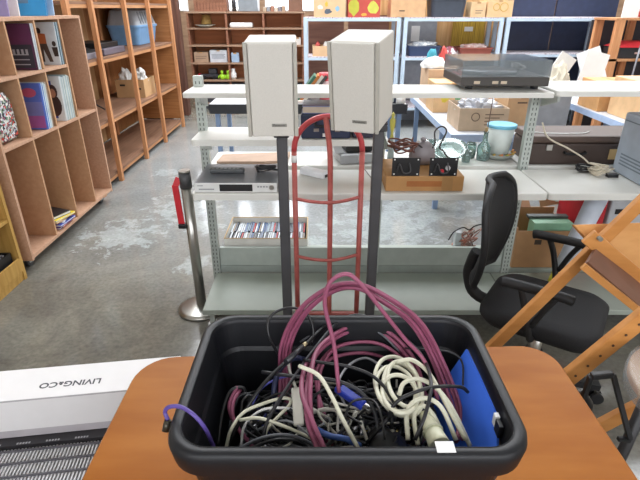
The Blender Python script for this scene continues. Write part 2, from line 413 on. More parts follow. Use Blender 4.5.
# bag of oddments
b = bmesh.new(); bmesh.ops.create_icosphere(b, subdivisions=5, radius=1)
from mathutils import noise as nz
for v in b.verts:
    d = 1+.08*nz.noise(v.co*3.5)+.04*nz.noise(v.co*9)
    z = v.co.z
    f = lambda q: math.copysign(abs(q)**.45, q)
    v.co = V((-1.995+f(v.co.x)*.11*d, 2.985+f(v.co.y)*.115*d*(1-.25*max(z, 0)), .802+.145+max(f(z)*d, -1)*.1445*(1 if z < 0 else 1.05)))
m = MB(); m._merge(b, True)
t = T('plastic_bag', 'clear plastic bag full of small mixed coloured pieces on the rack shelf', 'bag')
t.p('contents', m, multi(['dfe2e4', '4b4f58', 'c9402f', 'e9e9e6', '6f8f72', '3a3d45', 'b5bcc6', 'd8d4ca', '8a5060'], 85, .25, .6))
t.p('tied_neck', MB().lathe([(.02, 0), (.012, .02), (.03, .05), (.045, .075)], (-1.995, 2.985, 1.078), 12), M('d8dce0', .2, trans=.5)); t.done()
# magazines at the bottom
cols = [('6d3f9c', 'purple-spined'), ('d6544a', 'red-edged'), ('4656b0', 'blue'), ('d9d9dc', 'white'), ('e59a2e', 'orange'), ('e8cf3a', 'yellow'), ('2c2b2e', 'black')]
z = .112
for k, (c, nm) in enumerate(cols):
    h = .012 if k != 6 else .02
    rz = [0, 5, -4, 12, -8, -14, -22][k]; cx, cy = -2.0+.012*(k % 3), 3.31+.01*(k % 2)
    t = T('magazine', '%s magazine in the pile at the foot of the record rack' % nm, 'magazine', 'magazines piled in the bottom of the record rack', tf=rotz(rz, (cx, cy, 0)))
    t.p('pages', MB().box(cx-.135, cx+.133, cy-.098, cy+.098, z+.0015, z+h-.0015), WHT)
    t.p('cover', MB().box(cx-.137, cx+.137, cy-.1, cy+.1, z, z+.0013).box(cx-.137, cx+.137, cy-.1, cy+.1, z+h-.0013, z+h).box(cx-.139, cx-.137, cy-.1, cy+.1, z, z+h), M(c, .35)); t.done()
    z += h+.0005
one('plastic_sleeve', 'crumpled clear plastic wrapper beside the magazine pile', 'wrapper', MB().lathe([(0, 0), (.05, .005), (.055, .03), (.03, .06), (0, .065)], (-1.93, 3.5, .112), 9), M('cfd4d8', .25, var=.2, bump=.5))
# orange shelving beyond
t = T('wooden_shelving', 'orange-stained wooden stud shelving with plywood backing beyond the record rack', 'shelf unit')
xf, xk = -1.95, -2.55; py = [3.95+.1, 4.66, 5.45, 6.2, 7.1]
for y in py[1:]: t.p('front_post', MB().box(xf-.04, xf, y-.024, y+.024, 0, 2.2, .003), ORW)
t.p('front_post', MB().box(xf-.04, xf, 4.17, 4.23, 0, 2.2), ORW)
for y in [4.2]+py[1:]: t.p('rear_post', MB().box(xk-.03, xk, y-.03, y+.03, 0, 2.2), ORW)
t.p('back_panel', MB().box(xk-.045, xk-.033, 4.15, 5.9, .1, 2.2), PLY)
t.p('back_panel', MB().box(xk-.045, xk-.033, 5.9, 7.13, .1, 2.2), wood('a87347', '8f5f38', 'z', scale=5))
for z in (.1, .6, 1.14, 1.6, 2.2):
    t.p('shelf', MB().box(xk, xf-.04, 4.17, 7.13, z-.02, z), wood('94705a', '80604c', 'y'))
    t.p('front_rail', MB().box(xf-.055, xf-.042, 4.24, 7.06, z-.05, z-.021), ORWx)
t.p('end_panel', MB().box(xk, xf-.042, 7.1, 7.115, .12, 2.16), wood('c08350', 'a96f40', 'x'))
t.done()
# pet carrier
t = T('pet_carrier', 'pale blue and grey plastic pet carrier on the upper shelf of the orange shelving', 'pet carrier')
y0, y1, x0, x1 = 6.3, 7.05, -2.53, -2.15
t.p('lower_shell', MB().loft([rrect(x0+.03, x1-.03, y0+.04, y1-.04, .05, 1.145), rrect(x0, x1, y0, y1, .06, 1.34)]), M('7fb0df', .4))
t.p('rim', MB().loft([rrect(x0-.01, x1+.012, y0-.01, y1+.01, .06, 1.34), rrect(x0-.01, x1+.012, y0-.01, y1+.01, .06, 1.365)]), M('86b7e6', .4))
u = MB().loft([rrect(x0, x1, y0, y1, .06, 1.365), rrect(x0+.03, x1-.04, y0+.05, y1-.05, .06, 1.52), rrect(x0+.08, x1-.1, y0+.1, y1-.1, .05, 1.55)])
t.p('upper_shell', u, M('b9c0c8', .4))
b = MB()
for k in range(6): t.p('vent_rib', MB().beam((x1+.0, y0+.14+k*.09, 1.38), (x1-.035, y0+.14+k*.09, 1.51), .02, .012, (1, 0, 0)), M('9aa3ae', .4))
t.done()
# turntables / black electronics on the upper shelf, near part
t = T('tape_deck', 'black and grey tape deck on the near end of the upper orange shelf', 'tape deck')
t.p('body', MB().box(-2.4, -2.02, 4.9, 5.44, 1.145, 1.2, .004), M('6d6570', .45)); t.p('lid', MB().box(-2.38, -2.07, 4.94, 5.4, 1.201, 1.25, .006), BLK); t.p('feet', MB().box(-2.3, -2.1, 4.95, 5.3, 1.1405, 1.1445), BLK); t.done()
t = T('stereo', 'low black hi-fi unit with a sloping lid beside the tape deck', 'stereo')
t.p('body', MB().box(-2.42, -2.02, 4.3, 4.84, 1.141, 1.19, .004), M('89858f', .45))
t.p('lid', MB().prism([(-2.42, 4.3, 1.191), (-2.04, 4.3, 1.191), (-2.42, 4.3, 1.33)], (0, .5, 0)), BLK); t.done()
b = MB().tube([(-2.3, 4.75, 1.1), (-2.28, 4.8, .9), (-2.25, 4.95, .72), (-2.2, 5.1, .612)], .008)
one('hanging_cable', 'black lead hanging down inside the orange shelving', 'cord', b, BLK)
x0, x1, y0, y1, z = -2.37, -2.04, 5.9, 6.3, .601
b = MB().box(x0, x1, y0, y0+.006, z, z+.2).box(x0, x1, y1-.006, y1, z, z+.2).box(x0, x0+.006, y0+.006, y1-.006, z, z+.2).box(x1-.006, x1, y0+.006, y1-.006, z, z+.2).box(x0+.006, x1-.006, y0+.006, y1-.006, z, z+.006)
t = T('cardboard_box', 'open cardboard box with white plastic bags poking out, on the orange shelving', 'box')
t.p('carton', b, CARD); t.p('label_patch', MB().box(-2.32, -2.26, y0-.0012, y0-.0002, .73, .75).box(-2.13, -2.08, y0-.0012, y0-.0002, .69, .71), BLK); t.done()
for k, (x, y, r) in enumerate(((-2.29, 6.02, .068), (-2.12, 6.06, .066))):
    b = bmesh.new(); bmesh.ops.create_icosphere(b, subdivisions=3, radius=1)
    for v in b.verts: v.co = V((x, y, .81))+Matrix.Diagonal((1, 1, 1.5)) @ v.co*r*(1+.45*nz.noise(v.co*2.2+V((k*5, 0, 0))))
    m = MB(); m._merge(b, False)
    one('plastic_bag', ['left', 'right'][k]+' crumpled white plastic bag in the box on the orange shelving', 'bag', m, WHT)
# dark timber post beyond
one('timber_post', 'dark brown timber roof post beyond the end of the orange shelving', 'post', MB().box(-2.22, -2.08, 7.9, 8.05, 0, ZC-.002, .005), wood('6c4c40', '553a32', 'z'))
one('timber_post', 'weathered thin grey timber post just left of the dark brown post', 'post', MB().box(-2.50, -2.40, 8.1, 8.2, 0, ZC-.002, .005), wood('8d7d72', '6f6258', 'z'))
t = T('tarpaulin_bundle', 'dark heap under a blue sheet beside the dark brown post', 'bundle')
b = MB().lathe([(.2, 0), (.22, .2), (.2, .5), (.1, .62), (0, .65)], (-2.45, 7.6, 0), 14); t.p('heap', b, M('2b2c33', .8, var=.4)); t.p('sheet', MB().lathe([(.17, .56), (.12, .68), (.05, .72), (0, .74)], (-2.42, 7.58, 0), 9), M('7d99bb', .5)); t.done()
# ================================================================== rear brown shelf unit
t = T('wooden_shelving', 'brown wooden shelving against the back wall, left of the pale blue racks', 'shelf unit')
ya, yb = 8.5, 8.85; zs = [.47, .74, 1.01, 1.265, 1.50]
for x in (-2.1, -1.49, -.9, -.28): t.p('upright', MB().box(x-.015, x+.015, ya, yb, .05, 1.5), REARW)
for z in zs+[.1]: t.p('shelf', MB().box(-2.14, -.24, ya-.01, yb, z-.025, z), wood('a98a72', '937560', 'x'))
t.p('back_panel', MB().box(-2.1, -.28, yb-.012, yb, .05, 1.5), REARP)
t.p('plinth', MB().box(-2.1, -.28, ya+.02, ya+.04, 0, .42), M('3a3b42', .7)); t.done()
one('serving_dish', 'white dish on the second shelf of the brown rear shelving', 'dish', MB().lathe([(.05, 0), (.1, .015), (.17, .04), (.16, .04), (.09, .022), (0, .018)], (-1.85, 8.62, 1.266)), M('e6e6da', .3))
one('lamp_shade', 'small yellow shade standing behind the white dish on the rear shelving', 'lampshade', MB().lathe([(.09, 0), (.06, .14), (.055, .14), (.085, 0)], (-1.85, 8.74, 1.312)), M('b89456', .7))
one('paper_roll', 'long white roll on the second shelf of the brown rear shelving', 'paper', MB().box(-1.44, -1.08, 8.52, 8.66, 1.266, 1.34, .02), WHT)
for k in range(4):
    x = -.83+k*.13+.01*(k % 2); t = T('mug', 'small white and red patterned mug in the row of four on the rear shelving', 'mug', 'row of mugs on the rear shelving')
    t.p('cup', MB().lathe([(.035, 0), (.042, .02), (.042, .12), (.037, .12), (.035, .02), (0, .015)], (x, 8.56, 1.011)), M('e0d4d2', .3, c2='b05a5a', scale=20, contrast=(.45, .5)))
    t.p('handle', MB().tube([(x+.04, 8.56, 1.1), (x+.065, 8.56, 1.09), (x+.065, 8.56, 1.06), (x+.04, 8.56, 1.045)], .006), M('e0d4d2', .3)); t.done()
def carton(name, label, x0, x1, y0, y1, z0, z1, mat, cat='box', open_=False, marks=None, group=None, tf=None, flaps=False):
    t = T(name, label, cat, group, tf=tf)
    th = .006
    if open_:
        b = MB().box(x0, x1, y0, y0+th, z0, z1).box(x0, x1, y1-th, y1, z0, z1).box(x0, x0+th, y0+th, y1-th, z0, z1).box(x1-th, x1, y0+th, y1-th, z0, z1).box(x0+th, x1-th, y0+th, y1-th, z0, z0+th)
    else: b = MB().box(x0, x1, y0, y1, z0, z1, .003)
    body = t.p('carton', b, mat)
    if not open_: t.p('tape', MB().box((x0+x1)/2-.025, (x0+x1)/2+.025, y0-.001, y1+.001, z1-.02, z1+.001), M('b58b5e', .4))
    if marks:
        for mk in marks: mk(body, x0, x1, y0, z0, z1)
    t.done(); return t
def bars(n, c='54493f', u0=.5, u1=.9, v0=.3, v1=.7):
    def f(body, x0, x1, y0, z0, z1):
        m = MB(); W, Hh = x1-x0, z1-z0
        for k in range(n):
            zz = z0+Hh*(v1-(v1-v0)*(k+.5)/n)
            m.box(x0+W*u0, x0+W*(u1-.08*(k % 2)), y0-.0012, y0-.0002, zz-Hh*.02, zz+Hh*.025)
        m.fin('printing', M(c, .6), body)
    return f
def ring(c='54493f', u=.3, v=.55, r=.03):
    def f(body, x0, x1, y0, z0, z1):
        x, z = x0+(x1-x0)*u, z0+(z1-z0)*v
        m = MB().tube([(x+r*math.cos(a*PI/6), y0-.001, z+r*math.sin(a*PI/6)) for a in range(12)], .0035, closed=True, n=5, sub=2)
        m.fin('printed_emblem', M(c, .6), body)
    return f
def blob(c, u, v, ru, rv, n=12, seed=0):
    def f(body, x0, x1, y0, z0, z1):
        W, Hh = x1-x0, z1-z0; rd = random.Random(seed); m = MB()
        m.prism([(x0+W*(u+ru*math.cos(2*PI*k/n)*(.75+.4*rd.random())), y0-.0012, z0+Hh*(v+rv*math.sin(2*PI*k/n)*(.75+.4*rd.random()))) for k in range(n)], (0, .001, 0))
        m.fin('printed_shape', M(c, .6), body)
    return f
carton('cardboard_box', 'brown box at the left end of the third shelf of the rear shelving', -2.06, -1.83, 8.53, 8.8, .741, .9, M('a98c74', .7), marks=[bars(2, '5d4a40', .1, .9)])
carton('cardboard_box', 'whitish printed box beside the brown one on the rear shelving', -1.8, -1.52, 8.53, 8.8, .741, .93, M('c9ccd2', .6), marks=[bars(4, '7d8390', .1, .9)])
carton('small_carton', 'small pale blue carton on the third shelf of the rear shelving', -1.45, -1.33, 8.53, 8.6, .741, .89, M('9fb6cf', .6))
carton('small_carton', 'small white and red carton at the right end of the rear shelving', -.42, -.31, 8.53, 8.6, 1.011, 1.12, M('e0dad4', .6))
t = T('toy_truck', 'black and red toy vehicle on the fourth shelf of the rear shelving', 'toy')
t.p('body', MB().box(-2.0, -1.7, 8.55, 8.7, .5, .55, .01).box(-1.86, -1.72, 8.56, 8.69, .55, .64, .02), M('33333a', .5)); t.p('bumper', MB().box(-2.03, -2.0, 8.56, 8.69, .5, .56), RED)
for x in (-1.93, -1.76):
    for y in (8.55, 8.7): t.p('wheel', MB().cyl((x, y-.01, .502), (x, y+.01, .502), .032), BLK)
t.done()
for k, x in enumerate((-1.63, -1.53)):
    t = T('toy_figure', ['left', 'right'][k]+' small lime green toy on the fourth shelf of the rear shelving', 'toy', 'lime green toys on the rear shelving')
    t.p('body', MB().lathe([(.03, 0), (.045, .02), (.04, .07), (.015, .09), (.03, .11), (.02, .14), (0, .145)], (x, 8.56, .471), 12), M('9fd02a', .4))
    for s in (-1, 1): t.p('arm', MB().tube([(x+s*.03, 8.56, .54), (x+s*.055, 8.55, .52), (x+s*.06, 8.54, .49)], .01), M('9fd02a', .4))
    t.done()
one('vase', 'little white vase beside the lime green toys', 'vase', MB().lathe([(.03, 0), (.05, .04), (.05, .09), (.025, .14), (.03, .17), (.024, .17), (.02, .14), (0, .1)], (-1.44, 8.56, .471)), WHT)
# on top of the rear shelving
t = T('storage_crate', 'row of dark brown slatted crate on top of the rear shelving, left', 'crate')
b = MB()
for k in range(10): b.box(-1.98+k*.05, -1.945+k*.05, 8.55, 8.56, 1.5, 1.72)
t.p('slats', b, REARW); t.p('body', MB().box(-1.99, -1.47, 8.565, 8.8, 1.502, 1.7), REARW); t.done()
one('metal_cabinet', 'grey metal box standing on top of the brown rear shelving', 'cabinet', MB().box(-1.29, -.98, 8.53, 8.8, 1.501, 1.85, .005), M('8b9298', .4, metal=.3))
one('glass_bottle', 'dark bottle left of the grey metal box on the rear shelving', 'bottle', MB().lathe([(.035, 0), (.035, .15), (.012, .2), (.012, .26)], (-1.36, 8.58, 1.501)), M('3a3a3c', .2))
carton('cardboard_box', 'dark brown box at the right end on top of the rear shelving', -.5, -.28, 8.55, 8.8, 1.501, 1.7, M('7d5a48', .7))
for k in range(6):
    t = T('book', 'upright book in the short row on top of the rear shelving', 'book', 'books on top of the rear shelving')
    x = -.9+k*.06
    t.p('cover', MB().box(x, x+.05, 8.55, 8.7, 1.501, 1.56+.01*(k % 3)), M(['b7a28a', '8c8f96', '9b6f5b', 'c8bcae', '7d7a80', 'a58c76'][k], .6)); t.p('pages', MB().box(x+.006, x+.044, 8.56, 8.705, 1.5612+.01*(k % 3), 1.5635+.01*(k % 3)), WHT); t.done()
# ================================================================== pale blue racks
def rack(label, x0, x1, y0, y1, tops, top_m, hz=2.3, brace=False, extra=None):
    t = T('storage_rack', label, 'rack', 'pale blue steel racks in front of the back wall')
    for x in (x0, x1):
        for y in (y0, y1): t.p('upright', MB().box(x-.025, x+.025, y-.02, y+.02, 0, hz), PALEB)
    for z in tops:
        t.p('shelf_board', MB().box(x0-.02, x1+.02, y0-.015, y1+.015, z-.012, z), top_m)
        t.p('beam', MB().box(x0+.025, x1-.025, y0-.02, y0+.0, z-.045, z-.0125), PALEB); t.p('beam', MB().box(x0+.025, x1-.025, y1, y1+.02, z-.06, z-.0125), PALEB)
    if brace:
        t.p('brace', MB().beam((x1, y0+.03, .5), (x1, y1-.03, 1.38), .02, .03), PALEB); t.p('brace', MB().beam((x1-.01, y1-.03, .5), (x1-.01, y0+.03, 1.38), .02, .03), PALEB)
    t.done()
BR = M('7a5a58', .7, c2='c9c4cc', scale=60, contrast=(.55, .6))
rack('left pale blue steel rack, its edge hidden by the two speakers', -.19, 1.03, 7.0, 7.5, [.3, .96, 1.44], BR, 1.44)
rack('middle pale blue steel rack holding crates of cloths', 1.12, 2.37, 7.0, 7.5, [.3, .96, 1.44], BR, 1.44)
rack('right pale blue steel rack with dark navy boards and cross braces', 2.46, 3.80, 7.0, 7.5, [.3, 1.0, 1.44], BR, 1.44, True)
for a, b, nm in ((-.16, .34, 'left'), (.40, .98, 'right')):
    one('plywood_sheet', nm+' brown wood sheet standing behind the left pale blue rack', 'board', MB().box(a, b, 7.6, 7.62, 0, 1.46), wood('8a6354', '6f4c40', 'x', scale=4))
one('plywood_sheet', 'tall light brown plywood sheet above the left and middle racks', 'board', MB().box(.42, 2.7, 7.66, 7.68, 0, 2.3), wood('c49c6d', 'ae8556', 'z', scale=5))
t = T('foam_board', 'pale grey board with a white notice behind the middle rack', 'board'); t.p('board', MB().box(1.16, 1.66, 7.58, 7.6, 0, 1.42), M('9a9ea5', .7)); t.p('paper_notice', MB().box(1.30, 1.42, 7.574, 7.58, 1.12, 1.32), WHT); t.done()
t = T('striped_panel', 'yellow striped panel with a small white label in the middle rack', 'panel'); t.p('panel', MB().box(1.88, 2.34, 7.57, 7.59, 0, 1.42), M('c9a63a', .7, c2='8a6a22', scale=9, stretch=(12, 12, .3))); t.p('paper_label', MB().box(2.05, 2.17, 7.564, 7.57, 1.25, 1.31), WHT); t.done()
def heap(name, label, cat, x, y, z, rx, ry, rz, mat, sub=3, amp=.25, sc_=2.5, seed=0, half=True, smooth=True):
    b = bmesh.new(); bmesh.ops.create_icosphere(b, subdivisions=sub, radius=1)
    for v in b.verts:
        d = 1+amp*nz.noise(v.co*sc_+V((seed, 0, 0)))
        q = v.co*d
        if half and q.z < 0: q.z *= .02
        v.co = V((x+q.x*rx, y+q.y*ry, z+q.z*rz))
    mn = min(v.co.z for v in b.verts)
    for v in b.verts: v.co.z += z+.001-mn
    m = MB(); m._merge(b, smooth)
    return one(name, label, cat, m, mat)
def crate(label, x0, x1, y0, y1, z0, h, col):
    t = T('plastic_crate', label, 'crate')
    b = MB().loft([rrect(x0+.02, x1-.02, y0+.02, y1-.02, .03, z0+.002), rrect(x0, x1, y0, y1, .03, z0+h), rrect(x0+.01, x1-.01, y0+.01, y1-.01, .025, z0+h), rrect(x0+.03, x1-.03, y0+.03, y1-.03, .02, z0+.02)])
    t.p('tub', b, M(col, .4)); t.p('rim', MB().loft([rrect(x0-.008, x1+.008, y0-.008, y1+.008, .03, z0+h-.015), rrect(x0-.008, x1+.008, y0-.008, y1+.008, .03, z0+h), rrect(x0+.012, x1-.012, y0+.012, y1-.012, .03, z0+h), rrect(x0+.012, x1-.012, y0+.012, y1-.012, .03, z0+h-.015), ], cap0=False, cap1=False), M(col, .35)); t.done()
crate('navy blue crate heaped with white cloth on the middle rack', 1.18, 1.62, 7.02, 7.4, .96, .13, '3a4a6c')
heap('folded_cloths', 'heap of white patterned cloths in the navy crate on the rack', 'cloth', 1.4, 7.2, 1.085, .19, .15, .06, M('dcdcda', .8, c2='8b94a0', scale=25), amp=.5, sc_=4)
heap('folded_cloths', 'white and maroon cloth lying on the rack between the two crates', 'cloth', 1.76, 7.15, .96, .12, .12, .12, M('dedada', .8, c2='9a5560', scale=15, contrast=(.5, .55)), amp=.5, sc_=4, seed=5)
crate('reddish brown crate on the middle rack beneath the yellow panel', 1.88, 2.32, 7.02, 7.4, .96, .11, '9c5446')
heap('folded_cloths', 'pale cloths piled in the reddish brown crate', 'cloth', 2.1, 7.2, 1.06, .19, .15, .05, M('d6c6c0', .8, c2='a9746a', scale=25), amp=.5, sc_=4, seed=9)
carton('cardboard_box', 'open carton of small toys on the left pale blue rack', -.1, .28, 7.03, 7.38, .961, 1.09, CARDp, open_=True)
for k, (x, c, nm) in enumerate(((-.03, 'c8504a', 'red'), (.08, 'e2dfd8', 'white'), (.17, '8fae3a', 'green'), (.23, 'b93c5a', 'pink'))):
    heap('soft_toy', 'small %s toy poking out of the carton on the left rack' % nm, 'toy', x, 7.15, 1.04, .045, .045, .1, M(c, .6), 2, .3, seed=k)
Z = 1.441
carton('cardboard_box', 'pale carton printed with toy animals on top of the left rack', -.08, .33, 7.02, 7.4, Z, Z+.34, CARDp, marks=[blob('e8b640', .4, .45, .05, .1, seed=1), blob('57606c', .45, .2, .12, .1, seed=2), blob('8fb8cf', .75, .3, .07, .1, seed=3), blob('e8ddd0', .2, .35, .1, .08, seed=4)])
carton('cardboard_box', 'red printed box with a yellow-green shape on top of the left rack', .36, .78, 7.02, 7.4, Z, Z+.32, M('bb4a3f', .6), marks=[blob('b6b43c', .18, .35, .17, .3, seed=5), blob('c6c452', .78, .35, .17, .24, seed=6), blob('e0a040', .5, .1, .1, .06, seed=7)])
carton('cardboard_box', 'plain carton with a small dark mark on top of the middle rack', .92, 1.37, 7.02, 7.4, Z, Z+.30, M('d0a67c', .7), marks=[bars(1, '4c3c30', .24, .4, .2, .3)])
t = T('storage_tub', 'dark slate blue round-cornered tub on top of the middle rack', 'tub')
t.p('tub', MB().loft([rrect(1.46, 1.88, 7.03, 7.38, .06, Z+.001), rrect(1.44, 1.9, 7.02, 7.4, .06, Z+.2)]), M('3d4450', .5)); t.p('lid', MB().loft([rrect(1.43, 1.91, 7.01, 7.41, .06, Z+.2), rrect(1.43, 1.91, 7.01, 7.41, .06, Z+.225)]), M('4a525f', .5)); t.done()
carton('small_carton', 'small printed carton beside the slate blue tub', 1.96, 2.15, 7.02, 7.3, Z, Z+.18, M('d6b48a', .7), marks=[bars(2, '6a5a4c', .3, .8, .2, .5)])
carton('cardboard_box', 'carton printed with yellow loops at the right of the middle rack top', 2.17, 2.5, 7.02, 7.4, Z, Z+.2, M('dcb789', .7), marks=[ring('c8a030', .35, .6, .04), ring('c8a030', .65, .6, .05)])
one('wall_board', 'left large dark navy board standing behind the right rack', 'board', MB().box(2.62, 3.28, 7.56, 7.6, 0, 2.3), NAVY, group='navy boards behind the right rack')
one('wall_board', 'right large dark navy board standing behind the right rack', 'board', MB().box(3.30, 4.15, 7.56, 7.6, 0, 2.3), NAVY, group='navy boards behind the right rack')
# wooden shelf at far right
t = T('wooden_shelving', 'orange wooden shelving at the far upper right, holding a red-lidded box', 'shelf unit')
for x in (3.36, 4.9):
    for y in (6.0, 6.45): t.p('post', MB().box(x-.045, x+.045, y-.03, y+.03, 0, 1.43), ORW)
t.p('post', MB().box(3.72, 3.79, 6.42, 6.48, 0, 1.43), ORW)
for z in (.5, 1.02, 1.45): t.p('shelf', MB().box(3.3, 4.96, 5.97, 6.48, z-.025, z), ORWx)
t.p('back_sheet', MB().box(3.3, 4.96, 6.5, 6.52, 0, 1.42), M('34343c', .7)); t.done()
t = T('sports_case', 'black box with a red lid on the orange wooden shelf', 'box')
t.p('body', MB().box(3.45, 4.15, 6.02, 6.4, 1.021, 1.14, .006), M('26262a', .5)); t.p('lid', MB().loft([rrect(3.44, 4.16, 6.01, 6.41, .02, 1.14), rrect(3.6, 4.05, 6.12, 6.35, .02, 1.2)]), RED)
t.p('badge', MB().box(3.62, 3.70, 6.012, 6.019, 1.07, 1.09).box(3.86, 3.94, 6.012, 6.019, 1.07, 1.09).box(3.76, 3.84, 6.012, 6.019, 1.06, 1.08), M('b99a94', .5)); t.done()
t = T('framed_poster', 'white picture with a red and brown arch on top of the orange shelving', 'picture')
t.p('board', MB().box(3.42, 4.1, 6.1, 6.12, 1.451, 1.9), WHT); t.p('print', MB().tube([(3.62, 6.097, 1.46), (3.64, 6.097, 1.56), (3.8, 6.097, 1.64), (4.0, 6.097, 1.56), (4.05, 6.097, 1.46)], .022, n=6), M('b8463c', .6)); t.p('print', MB().box(3.68, 3.98, 6.094, 6.099, 1.455, 1.55), M('7d4636', .6)); t.done()
t = T('light_stand', 'thin metal stand leaning on the orange shelving', 'stand')
t.p('pole', MB().cyl((3.57, 5.9, 0), (3.62, 5.93, 1.42), .01), M('8c8c92', .4, metal=.5))
for k in range(3): t.p('leg', MB().cyl((3.59, 5.91, .5), (3.59+.2*math.cos(k*2.1+.3), 5.8+.1*math.sin(k*2.1), 0.006), .007), M('8c8c92', .4, metal=.5))
t.done()
# ================================================================== work tables behind the display shelving
def table(label, x0, x1, y0, y1, z, top, edge, eh=.05):
    t = T('work_table', label, 'table')
    t.p('table_top', MB().box(x0, x1, y0, y1, z-.03, z), top)
    t.p('apron', MB().box(x0, x1, y0-.006, y0, z-eh, z+.001).box(x0-.006, x0, y0-.006, y1, z-.05, z+.001).box(x1, x1+.006, y0-.006, y1, z-.05, z+.001), edge)
    for x in (x0+.06, x1-.06):
        for y in (y0+.5 if y1-y0 > 1 else y0+.06, y1-.06): t.p('leg', MB().box(x-.02, x+.02, y-.02, y+.02, 0, z-.03), M('8fa9cf', .45))
    t.done()
TT = M('d4d8de', .4); TE = M('b9cff0', .4)
table('pale table with a light blue edge behind the shelving, cartons on it', .92, 1.6, 3.41, 5.1, .75, TT, TE)
table('second pale table with a blue edge, further right behind the shelving', 2.33, 3.4, 3.6, 5.4, .75, TT, TE)
table('pale grey table behind the shelving under the papers and red tin', -1.02, .8, 4.6, 5.3, .75, M('c2c4c6', .5), M('2e3036', .5), .085)
carton('cardboard_box', 'open beige carton printed with a round emblem, full of clear plastic, on the pale table', .99, 1.34, 3.52, 3.87, .751, .91, M('cdb59a', .7), open_=True, marks=[ring('7a6756', .33, .62, .028), bars(4, '7a6756', .52, .9, .2, .8)])
heap('plastic_bag', 'clump of clear plastic packaging in the beige emblem carton', 'bag', 1.165, 3.7, .86, .14, .13, .09, M('cfd2da', .25, var=.2), 4, .6, 4, seed=3, smooth=False)
carton('cardboard_box', 'upright carton printed yellow, green and orange behind the beige emblem carton', .95, 1.28, 4.2, 4.5, .751, .99, M('e0b888', .7), marks=[blob('d9c23e', .3, .6, .14, .25, seed=11), blob('5f9a6a', .6, .5, .08, .4, seed=12), blob('d88a4a', .85, .5, .08, .35, seed=13)])
carton('cardboard_box', 'closed tan carton at the right edge of the pale table', 1.35, 1.58, 3.6, 3.9, .751, .98, M('cda67d', .7), marks=[bars(1, '5a4636', .3, .6, .75, .85)])
carton('cardboard_box', 'small pale pinkish carton behind the tan carton on the pale table', 1.34, 1.58, 4.2, 4.5, .751, .98, M('dcb9a0', .7))
carton('cardboard_box', 'large peach carton with punched holes on the second table', 2.42, 2.85, 3.75, 4.2, .751, 1.05, M('e5bd8e', .7), marks=[blob('6f5440', .25, .6, .02, .03), blob('6f5440', .6, .4, .02, .03), ring('c08a60', .6, .7, .06)])
carton('cardboard_box', 'orange-brown carton at the left corner of the second table', 2.36, 2.72, 4.25, 4.6, .751, .99, M('d8a46c', .7))
carton('cardboard_box', 'brown carton at the right end of the second table', 2.9, 3.3, 3.7, 4.1, .751, 1.0, M('c99c72', .7))
# things above the top board, standing on the tables
carton('cardboard_box', 'pale cardboard box topped by a white plastic bag behind the turntable', .96, 1.3, 4.55, 4.9, .751, 1.06, M('d8b898', .7))
heap('plastic_bag', 'rounded white plastic bag left of the turntable', 'bag', 1.03, 4.68, 1.062, .115, .1, .09, WHT, 4, .15, 3)
heap('soft_toy', 'red toy on top of the white bag left of the turntable', 'toy', 1.15, 4.84, 1.061, .045, .04, .15, M('c94a44', .6), 3, .4)
heap('soft_toy', 'teal toy beside the red one left of the turntable', 'toy', 1.04, 4.86, 1.061, .06, .03, .14, M('3f9fb2', .6), 3, .4, seed=4)
t = T('biscuit_tin', 'round red tin behind the top board between the speakers', 'tin')
t.p('tin', MB().lathe([(.055, 0), (.055, .22)], (.05, 4.75, .751)), M('c2303a', .35)); t.p('lid', MB().lathe([(.059, .22), (.059, .26), (0, .26)], (.05, 4.75, .751)), M('dc5a60', .3)); t.p('label_band', MB().lathe([(.0562, .14), (.0562, .19)], (.05, 4.75, .751)), M('e7c8c8', .4)); t.done()
for k, (c, dx, nm) in enumerate((('3f6e58', 0, 'green'), ('c77a3a', .035, 'orange'), ('d6d2c4', .07, 'cream'), ('4f4a46', .105, 'charcoal'))):
    R = Matrix.Rotation(math.radians(38), 3, 'Y')
    one('picture_book', '%s book leaning sideways left of the red tin' % nm, 'book', MB().box(-.24+dx, -.215+dx, 4.68, 4.9, .7530, 1.05, R=R), M(c, .5))
carton('small_carton', 'white and pink carton right of the red tin', .13, .27, 4.75, 4.95, .751, 1.05, M('e2d2ca', .6))
one('magazine', 'blue and cream magazine lying at the front of the grey table', 'magazine', MB().box(-.22, .2, 4.62, 4.8, .751, .775), M('8fa6d8', .5, c2='e4d6c8', scale=4))
t = T('computer_tower', 'dark blue device on the grey table right of the right speaker', 'device')
t.p('body', MB().box(.56, .74, 4.63, 4.9, .762, .86, .006), M('2f3950', .5)); t.p('foot', MB().box(.58, .72, 4.65, 4.85, .7505, .7615), BLK); t.done()
one('paper_roll', 'white round object on the grey table beside the dark blue device', 'roll', MB().cyl((.7, 4.62, .79), (.78, 4.62, .79), .038), WHT)
# pale frames / boards right of the turntable
fr = [((2.50, 4.78), 1.2, .22, 14, 'leaning white board tallest of the pale boards right of the turntable'), ((2.72, 4.95), 1.22, .22, -20, 'second tall white board right of the turntable')]
for (x, y), top, w_, a, lb in fr:
    R = Matrix.Rotation(math.radians(a), 3, 'Y') @ Matrix.Rotation(-.2, 3, 'X')
    one('white_board', lb, 'board', MB().box(x-w_/2, x+w_/2, y, y+.012, .753+.04, top, R=R), WHT)
t = T('framed_picture', 'pale picture frame leaning in front of the white boards', 'frame')
b = MB(); x0, x1, z0, z1, y = 2.36, 2.62, .753, 1.06, 3.66
b.box(x0, x1, y, y+.02, z0, z0+.03).box(x0, x1, y, y+.02, z1-.03, z1).box(x0, x0+.03, y, y+.02, z0+.03, z1-.03).box(x1-.03, x1, y, y+.02, z0+.03, z1-.03)
t.p('frame', b, M('cfd4cc', .5)); t.p('glass', MB().box(x0+.03, x1-.03, y+.008, y+.012, z0+.03, z1-.03), M('9aa8a4', .15)); t.done()
